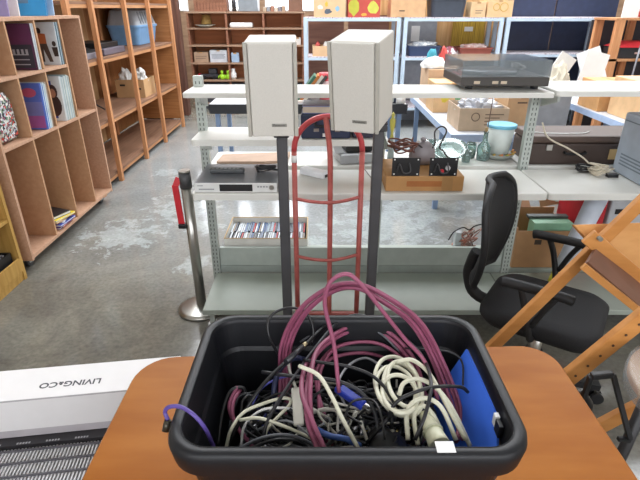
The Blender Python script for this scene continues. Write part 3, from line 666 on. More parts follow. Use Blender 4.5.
# pale cloths + card pieces stand on a stool behind the boards (between the tables)
t = T('side_table', 'low cabinet between the two pale tables with papers heaped on it', 'cabinet')
t.p('body', MB().box(1.78, 2.2, 4.4, 4.78, 0, .86), M('a3a8b0', .6)); t.p('top', MB().box(1.76, 2.22, 4.38, 4.8, .86, .88), M('c9ccd0', .5)); t.done()
heap('crumpled_paper', 'crumpled cream paper right of the turntable', 'paper', 2.10, 4.5, .882, .09, .08, .22, M('e2dbc8', .8), 3, .5, 3, seed=2, smooth=False)
heap('crumpled_paper', 'small white crumpled cloth just right of the turntable', 'cloth', 1.88, 4.5, .882, .08, .07, .12, WHT, 3, .3, 3, seed=6, smooth=False)
R = Matrix.Rotation(math.radians(28), 3, 'Y')
one('white_board', 'white panel leaning over the cream paper right of the turntable', 'board', MB().box(2.02, 2.18, 4.66, 4.672, .92, 1.2, R=R), WHT)
t = T('tripod', 'small wire tripod right of the white boards', 'tripod')
for k in range(4): t.p('leg', MB().cyl((2.88, 3.68, 1.19), (2.88+.13*math.cos(k*PI/2+.6), 3.64+.03*math.sin(k*PI/2+.6), .753), .004), M('8f9094', .4, metal=.6))
t.p('cap', MB().box(2.87, 2.89, 3.67, 3.69, 1.17, 1.21), DGR); t.done()
# ================================================================== display shelving (gondola)
t = T('display_shelving', 'long pale metal display shelving with slotted uprights and white shelf boards', 'shelf unit')
SPY = 2.5; UP = [-.60, .315, 1.075, 2.0]
for x in UP:
    b = MB(); b.box(x-.022, x+.022, SPY, SPY+.035, 0, 1.25 if x < 0 else 1.19); u = t.p('upright', b, GAL)
    s = MB()
    for k in range(44):
        z = .12+k*.0254
        for dx in (-.009, .009): s.box(x+dx-.0025, x+dx+.0025, SPY-.0012, SPY-.0002, z, z+.014)
    s.fin('slots', M('5c625e', .6), u)
def board(x0, x1, y0, y1, z, th=.032):
    t.p('shelf_board', MB().loft([rrect(x0, x1, y0, y1, .02, z-th), rrect(x0, x1, y0, y1, .02, z-.004), rrect(x0+.003, x1-.003, y0+.003, y1-.003, .02, z)]), LAM)
xe = 2.6
board(-.63, 1.075, 2.3, 2.58, 1.2, .022); board(1.08, xe, 2.3, 2.66, 1.208, .024)
board(-.615, .30, 2.3, 2.58, .985, .03)
board(-.585, 1.04, 2.1, 2.47, .788); board(1.045, xe, 2.1, 2.47, .788)
board(-.60, 1.07, 2.545, 2.83, .786); board(1.08, xe, 2.545, 2.83, .786)
for x in (-.57, .33, 1.1):
    for z, yb in ((1.177, 2.33), (.955, 2.33), (.755, 2.14)):
        if z == .955 and x > 1: continue
        t.p('bracket', MB().prism([(x, SPY-.001, z), (x, yb, z), (x, yb, z-.02), (x, SPY-.001, z-.07)], (.012, 0, 0)), GAL)
for a, b_ in ((-.60, .985), (.99, xe)):
    t.p('base_deck', MB().box(a, b_, 2.1, 2.49, .13, .16, .004), DECK)
    t.p('kick_panel', MB().box(a+.02, b_-.02, 2.3, 2.32, 0, .128), M('3a3d3c', .6))
t.p('rear_deck', MB().box(-.60, xe, 2.545, 2.86, .13, .16), DECK)
t.p('low_back_panel', MB().box(-.575, 1.05, 2.51, 2.53, .16, .312), M('b0b9b2', .4)); t.p('panel_rail', MB().box(-.575, 1.05, 2.503, 2.51, .16, .20), M('9aa39d', .4))
t.p('foot', MB().box(-.57, -.545, 2.12, 2.145, 0, .128), GAL)
t.done()
# ---- turntable
t = T('turntable', 'black and grey record turntable with a smoky dust cover on the top board', 'turntable')
x0, x1, y0, y1, z = .665, 1.075, 2.37, 2.73, 1.2055
x0 = .655; x1 = 1.065
t.p('plinth', MB().box(x0, x1, y0, y1, z+.014, z+.055, .004), M('3d3935', .4))
for x in (x0+.05, x1-.05):
    for y in (y0+.04, y1-.15): t.p('foot', MB().cyl((x, y, z), (x, y, z+.014), .018), BLK)
t.p('platter', MB().lathe([(.14, .056), (.145, .066), (.14, .072), (0, .072)], (x0+.17, (y0+y1)/2, z), 32), M('8d9094', .3, metal=.7))
t.p('tonearm', MB().tube([(x1-.06, y1-.07, z+.09), (x1-.07, y0+.14, z+.085), (x1-.12, y0+.08, z+.08)], .004), STEEL)
t.p('tonearm_base', MB().cyl((x1-.06, y1-.07, z+.055), (x1-.06, y1-.07, z+.09), .022), STEEL)
lab = MB(); 
for k, x in enumerate((x0+.06, x0+.145, x0+.185)): lab.box(x, x+.028, y0-.0012, y0-.0003, z+.025, z+.038)
t.p('stickers', lab, M('c9b9a0', .5))
SM = M('8d969b', .12, trans=.0, alpha=.45, coat=.3, var=.05)
b = MB(); c0, c1 = z+.057, z+.125
b.box(x0, x1, y0, y0+.004, c0, c1).box(x0, x1, y1-.004, y1, c0, c1).box(x0, x0+.004, y0+.004, y1-.004, c0, c1).box(x1-.004, x1, y0+.004, y1-.004, c0, c1).box(x0, x1, y0, y1, c1, c1+.004)
t.p('dust_cover', b, SM, label='smoky clear dust cover'); t.done()
# ---- tier B
t = T('stereo_case', 'dark navy cassette case with latches on the shelf behind the red hand truck', 'case')
a0, a1, b0, b1, z = -.09, .145, 2.32, 2.5, .986
t.p('body', MB().box(a0, a1, b0, b1, z, z+.115, .008), NAVY)
t.p('latch', MB().box(-.03, -.005, b0-.008, b0-.0005, z+.035, z+.05), STEEL); t.p('latch', MB().box(.07, .095, b0-.008, b0-.0005, z+.035, z+.05), STEEL)
t.p('label_plate', MB().box(.012, .05, b0-.003, b0-.0005, z+.01, z+.026), WHT)
t.p('handle', MB().tube([(-.02, b0-.001, z+.08), (-.015, b0-.018, z+.065), (.08, b0-.018, z+.065), (.085, b0-.001, z+.08)], .006), BLK); t.done()
t = T('stereo_case', 'second dark navy case at the right end of the same shelf', 'case')
t.p('body', MB().box(.155, .288, 2.33, 2.5, z, z+.1, .008), M('2b2c3c', .5)); t.p('latch', MB().box(.2, .225, 2.322, 2.3295, z+.04, z+.06), M('8a8a5a', .4)); t.done()
t = T('book', 'cream and blue book lying on the dark navy cassette case', 'book')
t.p('pages', MB().box(-.08, .13, 2.34, 2.48, 1.104, 1.132), M('e0d2be', .6)); t.p('cover', MB().box(-.082, .132, 2.338, 2.482, 1.1015, 1.1038).box(-.082, .132, 2.338, 2.482, 1.1322, 1.135), M('8794c8', .4)); t.done()
one('magazine', 'grey magazine on top of the cream and blue book', 'magazine', MB().box(-.08, .1, 2.34, 2.47, 1.1355, 1.142), M('7f7480', .4))
# ---- tier C items
t = T('disc_player', 'silver disc player with a black front window on the shelf end', 'disc player')
a0, a1, b0, b1, z = -.572, -.195, 2.115, 2.42, .789
t.p('body', MB().box(a0, a1, b0+.006, b1, z+.004, z+.042), M('6a6e74', .35, metal=.2))
t.p('front_panel', MB().box(a0, a1, b0, b0+.006, z, z+.044, .002), M('dedfdd', .35))
t.p('display_window', MB().box(a0+.115, a0+.265, b0-.0012, b0-.0002, z+.006, z+.038), BLK)
t.p('knob', MB().cyl((a1-.025, b0-.006, z+.024), (a1-.025, b0, z+.024), .011), STEEL)
b = MB()
for k in range(4): b.box(a1-.09+k*.013, a1-.081+k*.013, b0-.002, b0, z+.024, z+.031)
b.box(a0+.015, a0+.04, b0-.001, b0, z+.03, z+.034).box(a0+.02, a0+.09, b0-.001, b0, z+.012, z+.018)
t.p('buttons', b, M('9a9c9e', .4)); t.done()
t = T('remote_control', 'dark remote control lying on the disc player', 'remote')
t.p('body', MB().box(-.53, -.365, 2.26, 2.30, .8325, .852, .006), M('4b4e50', .5)); b = MB()
for k in range(7): b.box(-.52+k*.02, -.508+k*.02, 2.27, 2.285, .852, .8535)
t.p('buttons', b, M('8a8d8e', .5)); t.done()
def squiggle(cx, cy, z0, rx, ry, rz, n, seed):
    rd = random.Random(seed); return [(cx+rx*math.cos(k*2.1)*(.5+.5*rd.random()), cy+ry*math.sin(k*2.1)*(.5+.5*rd.random()), z0+rz*rd.random()) for k in range(n)]
one('coiled_cable', 'small tangle of black cable on the disc player', 'cable', MB().tube(squiggle(-.27, 2.29, .836, .075, .05, .03, 16, 3), .0035, n=6), M('222226', .4))
one('cardboard_flap', 'torn strip of brown cardboard on the rear board behind the remote control', 'cardboard', MB().loft([[V(p) for p in ((-.56, 2.58, .788), (-.3, 2.56, .788), (-.18, 2.6, .788), (-.17, 2.74, .788), (-.55, 2.72, .788))], [V(p) for p in ((-.56, 2.58, .80), (-.3, 2.56, .805), (-.18, 2.6, .80), (-.17, 2.74, .81), (-.55, 2.72, .80))]]), M('b99c86', .7))
t = T('power_adapter', 'white oblong plastic adapter lying behind the red hand truck', 'adapter', tf=rotz(-38, (-.03, 2.36, 0)))
t.p('body', MB().box(-.105, .045, 2.335, 2.385, .789, .825, .008), M('eef0f4', .35)); t.p('socket', MB().box(.046, .05, 2.35, 2.37, .797, .81), BLK); t.done()
t = T('printer', 'small grey and black machine on the rear board behind the red hand truck', 'printer', tf=rotz(12, (.17, 2.7, 0)))
t.p('body', MB().box(.08, .29, 2.57, 2.76, .787, .84, .008), M('a9aaac', .4)); t.p('mechanism', MB().box(.12, .27, 2.6, 2.74, .8405, .88, .01), BLK); t.p('tray', MB().prism([(.06, 2.6, .842), (.11, 2.6, .842), (.08, 2.6, .91), (.04, 2.6, .91)], (0, .14, 0)), M('c7c8ca', .4)); t.done()
one('thin_cable', 'thin pale cable hanging from the grey machine', 'cable', MB().tube([(.22, 2.56, .86), (.2, 2.49, .83), (.24, 2.4, .793), (.27, 2.2, .793)], .0025, n=6), M('8c8a84', .5))
CB = (.30, .655)
t = T('cardboard_box', 'low brown carton at the shelf edge carrying two black circuit panels', 'box')
bd = t.p('carton', MB().box(CB[0], CB[1], 2.13, 2.42, .789, .86, .003), M('b98a55', .7)); 
t.p('printed_panel', MB().box(.395, .555, 2.1285, 2.1297, .812, .838).box(.41, .54, 2.1275, 2.1284, .818, .833), M('ad6c38', .7)); t.p('tape', MB().box(.555, .605, 2.1283, 2.1295, .791, .858).box(.555, .605, 2.13, 2.42, .8602, .861), M('a87f50', .4)); t.done()
for k, (a, lb) in enumerate(((.325, 'left black panel with looped wires standing on the low brown carton'), (.495, 'right black panel with a red dot standing on the low brown carton'))):
    t = T('speaker_terminal_panel', lb, 'panel'); w_ = .125
    t.p('plate', MB().box(a, a+w_, 2.135, 2.14, .8612, .945), BLK)
    b = MB()
    for zz in (.87, .937):
        for xx in (a+.01, a+w_-.01): b.box(xx-.003, xx+.003, 2.1335, 2.1348, zz-.003, zz+.003)
    t.p('screws', b, WHT); b = MB()
    t.p('cable', MB().tube([(a+.02, 2.133, .88), (a+.03, 2.12, .92), (a+.05, 2.122, .88), (a+.08, 2.12, .885), (a+.075, 2.124, .925)] , .0032, n=6), DGR)
    if k: t.p('socket', MB().cyl((a+.055, 2.127, .885), (a+.055, 2.135, .885), .009), RED); t.p('socket', MB().cyl((a+.08, 2.124, .9), (a+.08, 2.135, .9), .011), M('c9c9c9', .3))
    t.p('circuit', MB().box(a+.01, a+w_-.01, 2.1405, 2.19, .8612, .93), M('39332e', .6)); t.done()
one('coiled_cable', 'loose coil of brown cord above the left black panel', 'cable', MB().tube([(.395+.075*math.cos(k*1.15)*(.75+.25*math.sin(k*1.7)), 2.3+.05*math.sin(k*1.15), .925+.035*math.sin(k*.9)**2+.001*k) for k in range(34)], .0042, n=6), M('6b4238', .5))
one('coiled_cable', 'dark cord standing in a tall loop right of the brown coil', 'cable', MB().tube([(.47, 2.3, .96), (.52, 2.32, .93), (.55, 2.32, .96), (.545, 2.32, 1.02), (.575, 2.32, 1.045), (.6, 2.32, 1.02), (.575, 2.32, .95), (.6, 2.33, .92), (.64, 2.35, .87)], .004, n=6), M('3b3535', .5))
t = T('small_jug', 'grey rounded pot behind the two black panels', 'pot')
t.p('pot', MB().lathe([(.05, 0), (.065, .03), (.06, .07), (.035, .1), (0, .11)], (.50, 2.35, .861)), M('8e878a', .4)); t.p('knob', MB().lathe([(.01, 0), (.014, .01), (0, .02)], (.50, 2.35, .971)), M('8e878a', .4)); t.done()
t = T('figurine', 'small yellow-green figure behind the right speaker pole', 'ornament')
t.p('body', MB().lathe([(.012, 0), (.006, .03), (.014, .07), (.016, .1), (.006, .115), (.011, .13), (0, .145)], (.395, 2.68, .90), 12), M('b9b04e', .5)); t.p('base', MB().cyl((.395, 2.68, .787), (.395, 2.68, .90), .02, .012), M('8f9a9a', .4)); t.done()
# glassware
GL = M('c4dcd8', .08, trans=.85, var=.02)
t = T('glass_plates', 'greenish glass plate standing at a slant among the glassware', 'plate')
R = Matrix.Rotation(.35, 3, 'X') @ Matrix.Rotation(-.15, 3, 'Y'); t.p('plate', MB().lathe([(.02, 0), (.075, .01), (.1, .025), (.098, .03), (.07, .015), (0, .008)], (.71, 2.64, .83), 32, R), GL); t.p('stand', MB().box(.67, .75, 2.66, 2.74, .787, .83), M('a9c4c0', .3)); t.done()
one('glass_bowl', 'clear glass bowl right of the slanted plate', 'bowl', MB().lathe([(.03, 0), (.05, .03), (.065, .075), (.062, .075), (.046, .033), (0, .006)], (.66, 2.76, .787), 28), GL)
t = T('glass_jar', 'glass jar with brownish contents left of the glass bottle', 'jar')
t.p('jar', MB().lathe([(.026, 0), (.03, .02), (.03, .07), (.024, .085), (.022, .085), (.027, .065), (.027, .004), (0, .004)], (.845, 2.7, .787), 24), GL); t.p('contents', MB().lathe([(0, .005), (.025, .005), (.025, .045), (0, .05)], (.845, 2.7, .787), 16), M('b59a80', .7, c2='6e7a4e', scale=60)); t.done()
t = T('glass_bottle', 'clear glass bottle with a long thin stick rising from its neck', 'bottle')
t.p('bottle', MB().lathe([(.034, 0), (.036, .02), (.036, .075), (.014, .105), (.012, .15), (.015, .155), (.01, .155), (.01, .105), (.032, .07), (.032, .004), (0, .004)], (.905, 2.66, .787), 28), GL)
t.p('stick', MB().cyl((.905, 2.66, .795), (.915, 2.66, 1.15), .0025), M('70584a', .5)); t.p('collar', MB().cyl((.9052, 2.66, .9425), (.9055, 2.66, .965), .009), M('a5895c', .4)); t.done()
one('glass_tumbler', 'small clear glass tumbler in front of the glass bottle', 'glass', MB().lathe([(.022, 0), (.028, .06), (.026, .06), (.02, .004), (0, .004)], (.80, 2.62, .787), 24), GL)
t = T('plastic_bucket', 'white translucent bucket with a light blue rim on the rear board', 'bucket')
c = (1.0, 2.70, .788); t.p('bucket', MB().lathe([(.055, .03), (.072, .18), (.069, .18), (.053, .035), (0, .035)], c, 32), M('dfe8e4', .35)); t.p('rim', MB().lathe([(.07, .172), (.079, .172), (.079, .188), (.072, .19), (.0, .186)], c, 32), M('7cc8e6', .35)); t.done()
t = T('woven_basket', 'low round basket with green leaves beneath the white bucket', 'basket')
t.p('bowl', MB().lathe([(.06, 0), (.085, .02), (.088, .03), (.058, .029), (0, .029)], (1.0, 2.70, .787), 28), M('9aa09a', .5, bump=.4, scale=50)); b = MB()
for k in range(16):
    a = k*.45; b.tube([(1.0+.075*math.cos(a), 2.7+.075*math.sin(a), .818), (1.0+.092*math.cos(a+.15), 2.7+.092*math.sin(a+.15), .826)], .006, n=5)
t.p('leaves', b, M('a8a84a', .6, c2='c86e4a', scale=30)); t.done()
# ---- brown suitcase + cord + grey case
t = T('suitcase', 'long dark brown suitcase with a tan tag on the rear board', 'suitcase')
a0, a1, b0, b1, z = 1.12, 1.76, 2.56, 2.82, .787
t.p('shell', MB().box(a0, a1, b0, b1, z, z+.115, .01), M('43352e', .5)); t.p('lid', MB().box(a0-.003, a1+.003, b0-.003, b1+.003, z+.117, z+.155, .01), M('57463d', .5))
t.p('tag', MB().box(1.54, 1.6, b0-.004, b0-.001, z+.03, z+.085), M('c2a470', .6))
t.p('clasp', MB().box(1.2, 1.23, b0-.008, b0-.001, z+.08, z+.11), STEEL); t.p('handle', MB().tube([(1.30, b0-.002, z+.07), (1.31, b0-.02, z+.065), (1.4, b0-.02, z+.065), (1.41, b0-.002, z+.07)], .007), BLK); t.done()
b = MB().tube([(1.14, 2.53, 1.02), (1.17, 2.50, .95), (1.27, 2.48, .9), (1.36, 2.47, .85), (1.42, 2.44, .80), (1.5, 2.43, .80), (1.6, 2.45, .85)], .0045)
b.tube(squiggle(1.40, 2.38, .797, .06, .05, .045, 22, 5), .0045)
one('coiled_cable', 'cream cord knotted in front of the brown suitcase', 'cable', b, M('cfc5b0', .5))
one('coiled_cable', 'short black cable and plug beside the knotted cream cord', 'cable', MB().tube(squiggle(1.36, 2.42, .794, .09, .02, .035, 14, 8), .004, n=6).box(1.43, 1.48, 2.33, 2.36, .789, .805), BLK)
one('thin_cable', 'thin white cord draped on the brown suitcase lid', 'cable', MB().tube([(1.14, 2.64, .946), (1.25, 2.605, .946), (1.4, 2.61, .946), (1.46, 2.65, .946)], .003, n=6), WHT)
t = T('monitor', 'tall pale grey-blue equipment case with vent slots at the right end of the shelf', 'monitor')
a0, a1, b0, b1, z = 1.51, 1.9, 2.15, 2.455, .789
t.p('body', MB().box(a0, a1, b0, b1, z, z+.30, .012), M('b4c0ce', .4))
for k in range(4): t.p('vent_slot', MB().box(a0-.0012, a0-.0002, b0+.06, b1-.05, z+.05+k*.016, z+.057+k*.016), M('7c8894', .5))
t.p('panel_seam', MB().box(a0-.0012, a0-.0002, b0+.02, b1-.02, z+.26, z+.265), M('7c8894', .5)); t.p('feet', MB().box(a0+.03, a1-.03, b0+.03, b1-.03, z-.0008, z), BLK); t.done()
heap('folded_cloths', 'red and white bundle on top of the pale grey-blue case', 'cloth', 1.68, 2.3, 1.0905, .13, .1, .08, M('d8d0d0', .6, c2='a84448', scale=14, contrast=(.5, .55)), 3, .35, 4)
# ---- lower deck
t = T('cardboard_box', 'open white cardboard tray packed with disc cases on the lower rear deck', 'box')
X_0, X_1, yA, yB, z = -.555, -.075, 2.56, 2.88, .161
wm = M('e4e2da', .7); im = M('b59a72', .8)
b = MB().box(X_0, X_1, yA, yA+.005, z, z+.185).box(X_0, X_1, yB-.005, yB, z, z+.185).box(X_0, X_0+.005, yA+.005, yB-.005, z, z+.185).box(X_1-.005, X_1, yA+.005, yB-.005, z, z+.185).box(X_0+.005, X_1-.005, yA+.005, yB-.005, z, z+.006)
t.p('tray', b, wm); t.p('cut_edge', MB().box(X_0-.001, X_1+.001, yA-.001, yA+.006, z+.185, z+.188).box(X_0-.001, X_1+.001, yB-.006, yB+.001, z+.185, z+.188).box(X_0-.001, X_0+.006, yA+.006, yB-.006, z+.185, z+.188).box(X_1-.006, X_1+.001, yA+.006, yB-.006, z+.185, z+.188), im); t.done()
rd = random.Random(4); cc = ['cfd6dc', '6f7f96', 'b83b3e', '2d3036', 'dfe3e6', '8aa0ae', '9a8b7a', '3f5d8a', 'c5c9cc', '555a62']
me_c = None
for row, yy in enumerate((2.572, 2.722)):
    x = X_0+.009
    while x < X_1-.02:
        w_ = .0105; c = cc[rd.randrange(10)]; lean = rd.uniform(-.03, .03)
        t = T('disc_case', 'thin plastic disc case filed upright in the white cardboard tray', 'disc case', 'disc cases in the white cardboard tray')
        b = MB().box(x, x+w_, yy, yy+.142, z+.008, z+.15+.012*rd.random()); zt = max(v.co.z for v in b.bm.verts)
        t.p('case', b, M('c9cfd4' if rd.random() < .5 else '3a3d42', .2)); t.p('spine_label', MB().box(x+.0015, x+w_-.0015, yy+.002, yy+.14, zt+.0002, zt+.001), M(c, .4)); t.done()
        x += w_+.0012+.001*rd.random()
b = MB().tube(squiggle(.865, 2.66, .17, .10, .06, .20, 34, 12), .0045, n=6)
one('cable_pile', 'heap of small cables and chrome fittings on the lower rear deck', 'cables', b, M('7f7a74', .3, c2='a5604a', scale=30))
t = T('power_adapter', 'small silver fitting in the cable heap on the lower rear deck', 'adapter'); t.p('body', MB().box(.80, .84, 2.62, 2.66, .161, .36, .006), M('c9cdd0', .25, metal=.5)); t.done()
one('thin_cable', 'black wire arching out on both sides of the small cable heap', 'cable', MB().tube([(.76, 2.62, .31), (.78, 2.6, .37), (.83, 2.6, .40), (.87, 2.61, .38), (.90, 2.6, .41), (.97, 2.6, .42), (1.02, 2.6, .36), (1.04, 2.6, .30)], .004, n=6), BLK)
t = T('cardboard_box', 'open brown carton on the deck behind the office chair', 'box')
a0, a1, b0, b1, z = 1.13, 1.46, 2.555, 2.85, .161
t.p('carton', MB().box(a0, a1, b0, b0+.006, z, z+.235).box(a0, a1, b1-.006, b1, z, z+.27).box(a0, a0+.006, b0+.006, b1-.006, z, z+.25).box(a1-.006, a1, b0+.006, b1-.006, z, z+.235).box(a0+.006, a1-.006, b0+.006, b1-.006, z, z+.006), M('a98058', .7))
t.p('flap', MB().beam((a0+.09, b1-.02, z+.272), (a0+.09, b1+.1, z+.36), .17, .005), M('8a6242', .7)); t.p('flap', MB().prism([(a1-.09, b1-.01, z+.27), (a1+.06, b1-.01, z+.30), (a1-.12, b1-.01, z+.36)], (0, .005, 0)), M('c9a27a', .7))
t.p('stamp', MB().box(a0+.11, a0+.15, b0-.0012, b0-.0002, z+.15, z+.18), M('3c3028', .6)); t.done()
t = T('storage_tin', 'flat green case with a dark lid inside the open brown carton', 'case'); t.p('body', MB().box(a0+.1, a1-.01, b0+.02, b0+.10, z+.05, z+.275), M('8fbf9f', .5)); t.p('lid', MB().box(a0+.09, a1-.008, b0+.09, b0+.13, z+.276, z+.29), M('3d4440', .5)); t.done()
t = T('fabric_crate', 'red crate on the lower deck under the right end of the shelf', 'crate')
t.p('body', MB().box(1.475, 1.61, 2.56, 2.84, .161, .62, .006), M('c02733', .5)); t.p('rim', MB().box(1.47, 1.615, 2.555, 2.845, .621, .635), M('d03440', .5)); t.done()
b = MB().cyl((1.295, 2.30, .30), (1.405, 2.33, .69), .042, .05)
t = T('paper_tube', 'white plastic sheet rolled into a tube, leaning in front of the red crate', 'tube'); t.p('roll', b, M('d4dbe8', .35)); t.p('end_cap', MB().cyl((1.2945, 2.2999, .2985), (1.26, 2.29, .161), .04, .04), M('c9c23a', .5)); t.done()
t = T('printer', 'pale grey printer on the lower deck at the far right', 'printer')
t.p('body', MB().box(1.63, 1.96, 2.56, 2.84, .161, .58, .01), M('bfc1c6', .4)); t.p('slot', MB().box(1.66, 1.9, 2.556, 2.5595, .5, .53), BLK); t.p('lid', MB().box(1.64, 1.95, 2.57, 2.83, .581, .62, .01), M('cbb6a6', .5)); t.done()
# ================================================================== retractable belt post
t = T('stanchion', 'brushed steel queue post with a red belt loop, left of the shelving', 'barrier post')
c = V((-.672, 2.36, 0))
t.p('base', MB().lathe([(.13, 0), (.132, .012), (.11, .022), (.04, .032), (0, .034)], c, 40), STEEL)
t.p('pole', MB().cyl(c+V((0, 0, .034)), c+V((-.012, .02, .72)), .0275), STEEL); t.p('belt_head', MB().cyl(c+V((-.012, .02, .72)), c+V((-.0125, .02, .80)), .0305), M('4a4a4c', .4)); t.p('cap', MB().cyl(c+V((-.0125, .02, .801)), c+V((-.013, .02, .812)), .0295), STEEL)
be = t.p('belt', MB().beam(c+V((-.042, .01, .775)), c+V((-.062, .0, .73)), .006, .03, (1, 0, 0)).beam(c+V((-.062, .0, .738)), c+V((-.052, -.005, .53)), .006, .032, (1, 0, 0)), M('c8202c', .5), label='red belt'); t.p('belt_clip', MB().box(c.x-.068, c.x-.028, c.y-.02, c.y+.015, .505, .53, .004), BLK)
t.done()
# ================================================================== speakers on poles
SPK = M('d3cfc6', .5, var=.03); SPG = M('cbc8c0', .75, var=.06, scale=250); SPE = M('b3b0a6', .45)
def speaker(label, cx, yaw, zb, zt, px_, polelabel, pitch, fw=.168, d=.2):
    y0 = 1.7; o_ = V((cx, y0+.09, zb)); tf = rotz(yaw, (cx, y0, 0)) @ Matrix.Translation(o_) @ Matrix.Rotation(math.radians(pitch), 4, 'X') @ Matrix.Translation(-o_)
    t = T('loudspeaker', label, 'loudspeaker', tf=tf)
    x0, x1 = cx-fw/2, cx+fw/2
    t.p('cabinet', MB().box(x0, x1, y0+.012, y0+d, zb, zt, .006), SPK)
    t.p('side_trim', MB().box(x0-.003, x0+.010, y0+.001, y0+.0115, zb, zt, .002), SPE); t.p('side_trim', MB().box(x1-.010, x1+.003, y0+.001, y0+.0115, zb, zt, .002), SPE)
    t.p('grille', MB().box(x0+.012, x1-.012, y0-.004, y0+.0115, zb+.002, zt-.002, .004), SPG)
    bx, bz = (cx+.022, zb+.042)
    bd = t.p('badge', MB().box(bx-.026, bx+.026, y0-.0065, y0-.0042, bz-.0055, bz+.0055, .001), M('8d8b84', .4))
    text_mb(MB(), 'Panasonic', .0105, frame((bx, y0-.0068, bz), *FR), .0002).fin('badge_lettering', M('2c2c2c', .5), bd, tf)
    t.done()
    px, py = px_
    t = T('speaker_stand', polelabel, 'speaker stand')
    t.p('pole', MB().box(px-.0195, px+.0195, py-.0195, py+.0195, .02, zb-.026, .006), M('47474a', .45)); t.p('collar', MB().box(px-.028, px+.028, py-.028, py+.028, zb-.026, zb-.004, .004), M('333336', .45)); t.p('top_plate', MB().box(px-.03, px+.03, py-.012, py+.05, zb-.004, zb+.001), M('333336', .45))
    t.p('base_plate', MB().loft([rrect(px-.14, px+.14, py-.22, py+.025, .02, 0), rrect(px-.14, px+.14, py-.22, py+.025, .02, .02)]), M('39393b', .5)); t.done()
speaker('left cream bookshelf loudspeaker facing straight ahead on its dark pole', -.162, 2, 1.150, 1.458, (-.140, 1.79), 'dark square pole stand under the left cream loudspeaker', 4)
speaker('right cream loudspeaker turned so its right side shows, on its dark pole', .118, -22, 1.172, 1.470, (.215, 1.79), 'dark square pole stand under the right, turned loudspeaker', 9)
# ================================================================== red hand truck
t = T('hand_truck', 'red tubular hand truck standing behind the two speaker poles', 'hand truck')
RT = M('bb625c', .45, c2='a8544c', scale=20); RB = M('c5484c', .4)
x0, x1, y, r = -.108, .176, 2.0, .0115; mx = (x0+x1)/2; R_ = (x1-x0)/2; zs_ = 1.155-R_
t.p('side_tube', MB().tube([(x0, y, .12), (x0, y, .5), (x0, y, zs_)], r, spline=False), RT); t.p('side_tube', MB().tube([(x1, y, .12), (x1, y, .5), (x1, y, zs_)], r, spline=False), RT)
t.p('handle_loop', MB().tube([(mx+R_*math.cos(a*PI/12), y, zs_+R_*math.sin(a*PI/12)) for a in range(13)], r*1.03, sub=2), RB, label='brighter red curved handle')
t.p('centre_tube', MB().tube([(mx+.01, y, .12), (mx+.01, y-.002, .85), (mx+.006, y-.012, 1.02), (mx-.004, y-.02, 1.1), (mx-.01, y-.004, 1.15)], r), RT)
for z in (.80, .52): t.p('cross_strap', MB().tube([(x0, y-.004, z+.004), (x0+.07, y-.02, z-.004), (mx+.01, y-.028, z-.006), (x1-.07, y-.02, z), (x1, y-.004, z+.012)], .008, n=4), RT)
t.p('cross_bar', MB().beam((x0, y, .2), (x1, y, .2), .02, .03), RT)
t.p('white_band', MB().cyl((x0, y, .965), (x0, y, .995), r*1.1), WHT)
t.p('toe_plate', MB().box(x0-.02, x1+.02, y-.02, y+.09, .004, .012), RT); t.p('axle', MB().cyl((x0-.06, y-.07, .1), (x1+.06, y-.07, .1), .008), STEEL); t.p('axle_bracket', MB().beam((x0, y, .14), (x0, y-.07, .1), .01, .03).beam((x1, y, .14), (x1, y-.07, .1), .01, .03), RT); t.p('foot_frame', MB().box(x0-.01, x0+.01, y-.01, y+.01, .012, .125).box(x1-.01, x1+.01, y-.01, y+.01, .012, .125), RT)
for x in (x0-.05, x1+.05): w_ = t.p('wheel', MB().tube([(x, y-.07+.078*math.cos(a*PI/12), .1+.078*math.sin(a*PI/12)) for a in range(24)], .022, closed=True, sub=1, n=10), BLK); MB().cyl((x-.014, y-.07, .1), (x+.014, y-.07, .1), .056).fin('hub', RT, w_)
t.done()
# ================================================================== black office chair
CX, CY, YAW = .912, 1.69, -34
tf = Matrix.Translation((CX, CY, 0)) @ Matrix.Rotation(math.radians(YAW), 4, 'Z')
FAB = M('1d1d20', .8, var=.25, scale=160); PL = M('1b1b1d', .6, var=.15)
t = T('office_chair', 'black mesh-backed office chair in front of the shelving, facing right', 'chair', tf=tf)
t.p('seat', MB().loft([rrect(-.20, .21, -.19, .19, .08, .405), rrect(-.22, .225, -.205, .205, .09, .43), rrect(-.22, .225, -.205, .205, .09, .455), rrect(-.20, .205, -.185, .185, .08, .472), rrect(-.14, .15, -.14, .14, .07, .475)], smooth=True), FAB)
# curved back
b = MB(); g = []
nu, nv = 14, 16
def back(u, v, off):
    z = .53+.415*v; hw = (.135+.07*math.sin(v*PI*.8))*(1-.55*max(0, (v-.78)/.22)**2.2)
    x = -.25-.03*v+.04*math.sin(v*PI)*-1*-.6-.03*(1-v)**3 + .035*(u*u) + off
    return V((x, u*hw, z))
A = [[b.bm.verts.new(back(-1+2*i/nu, j/nv, 0)) for i in range(nu+1)] for j in range(nv+1)]
B_ = [[b.bm.verts.new(back(-1+2*i/nu, j/nv, -.022)) for i in range(nu+1)] for j in range(nv+1)]
for j in range(nv):
    for i in range(nu):
        b._f([A[j][i], A[j][i+1], A[j+1][i+1], A[j+1][i]], True); b._f([B_[j][i], B_[j+1][i], B_[j+1][i+1], B_[j][i+1]], True)
for i in range(nu):
    b._f([A[0][i], B_[0][i], B_[0][i+1], A[0][i+1]]); b._f([A[nv][i], A[nv][i+1], B_[nv][i+1], B_[nv][i]])
for j in range(nv):
    b._f([A[j][0], A[j+1][0], B_[j+1][0], B_[j][0]]); b._f([A[j][nu], B_[j][nu], B_[j+1][nu], A[j+1][nu]])
bk = t.p('backrest', b, FAB)
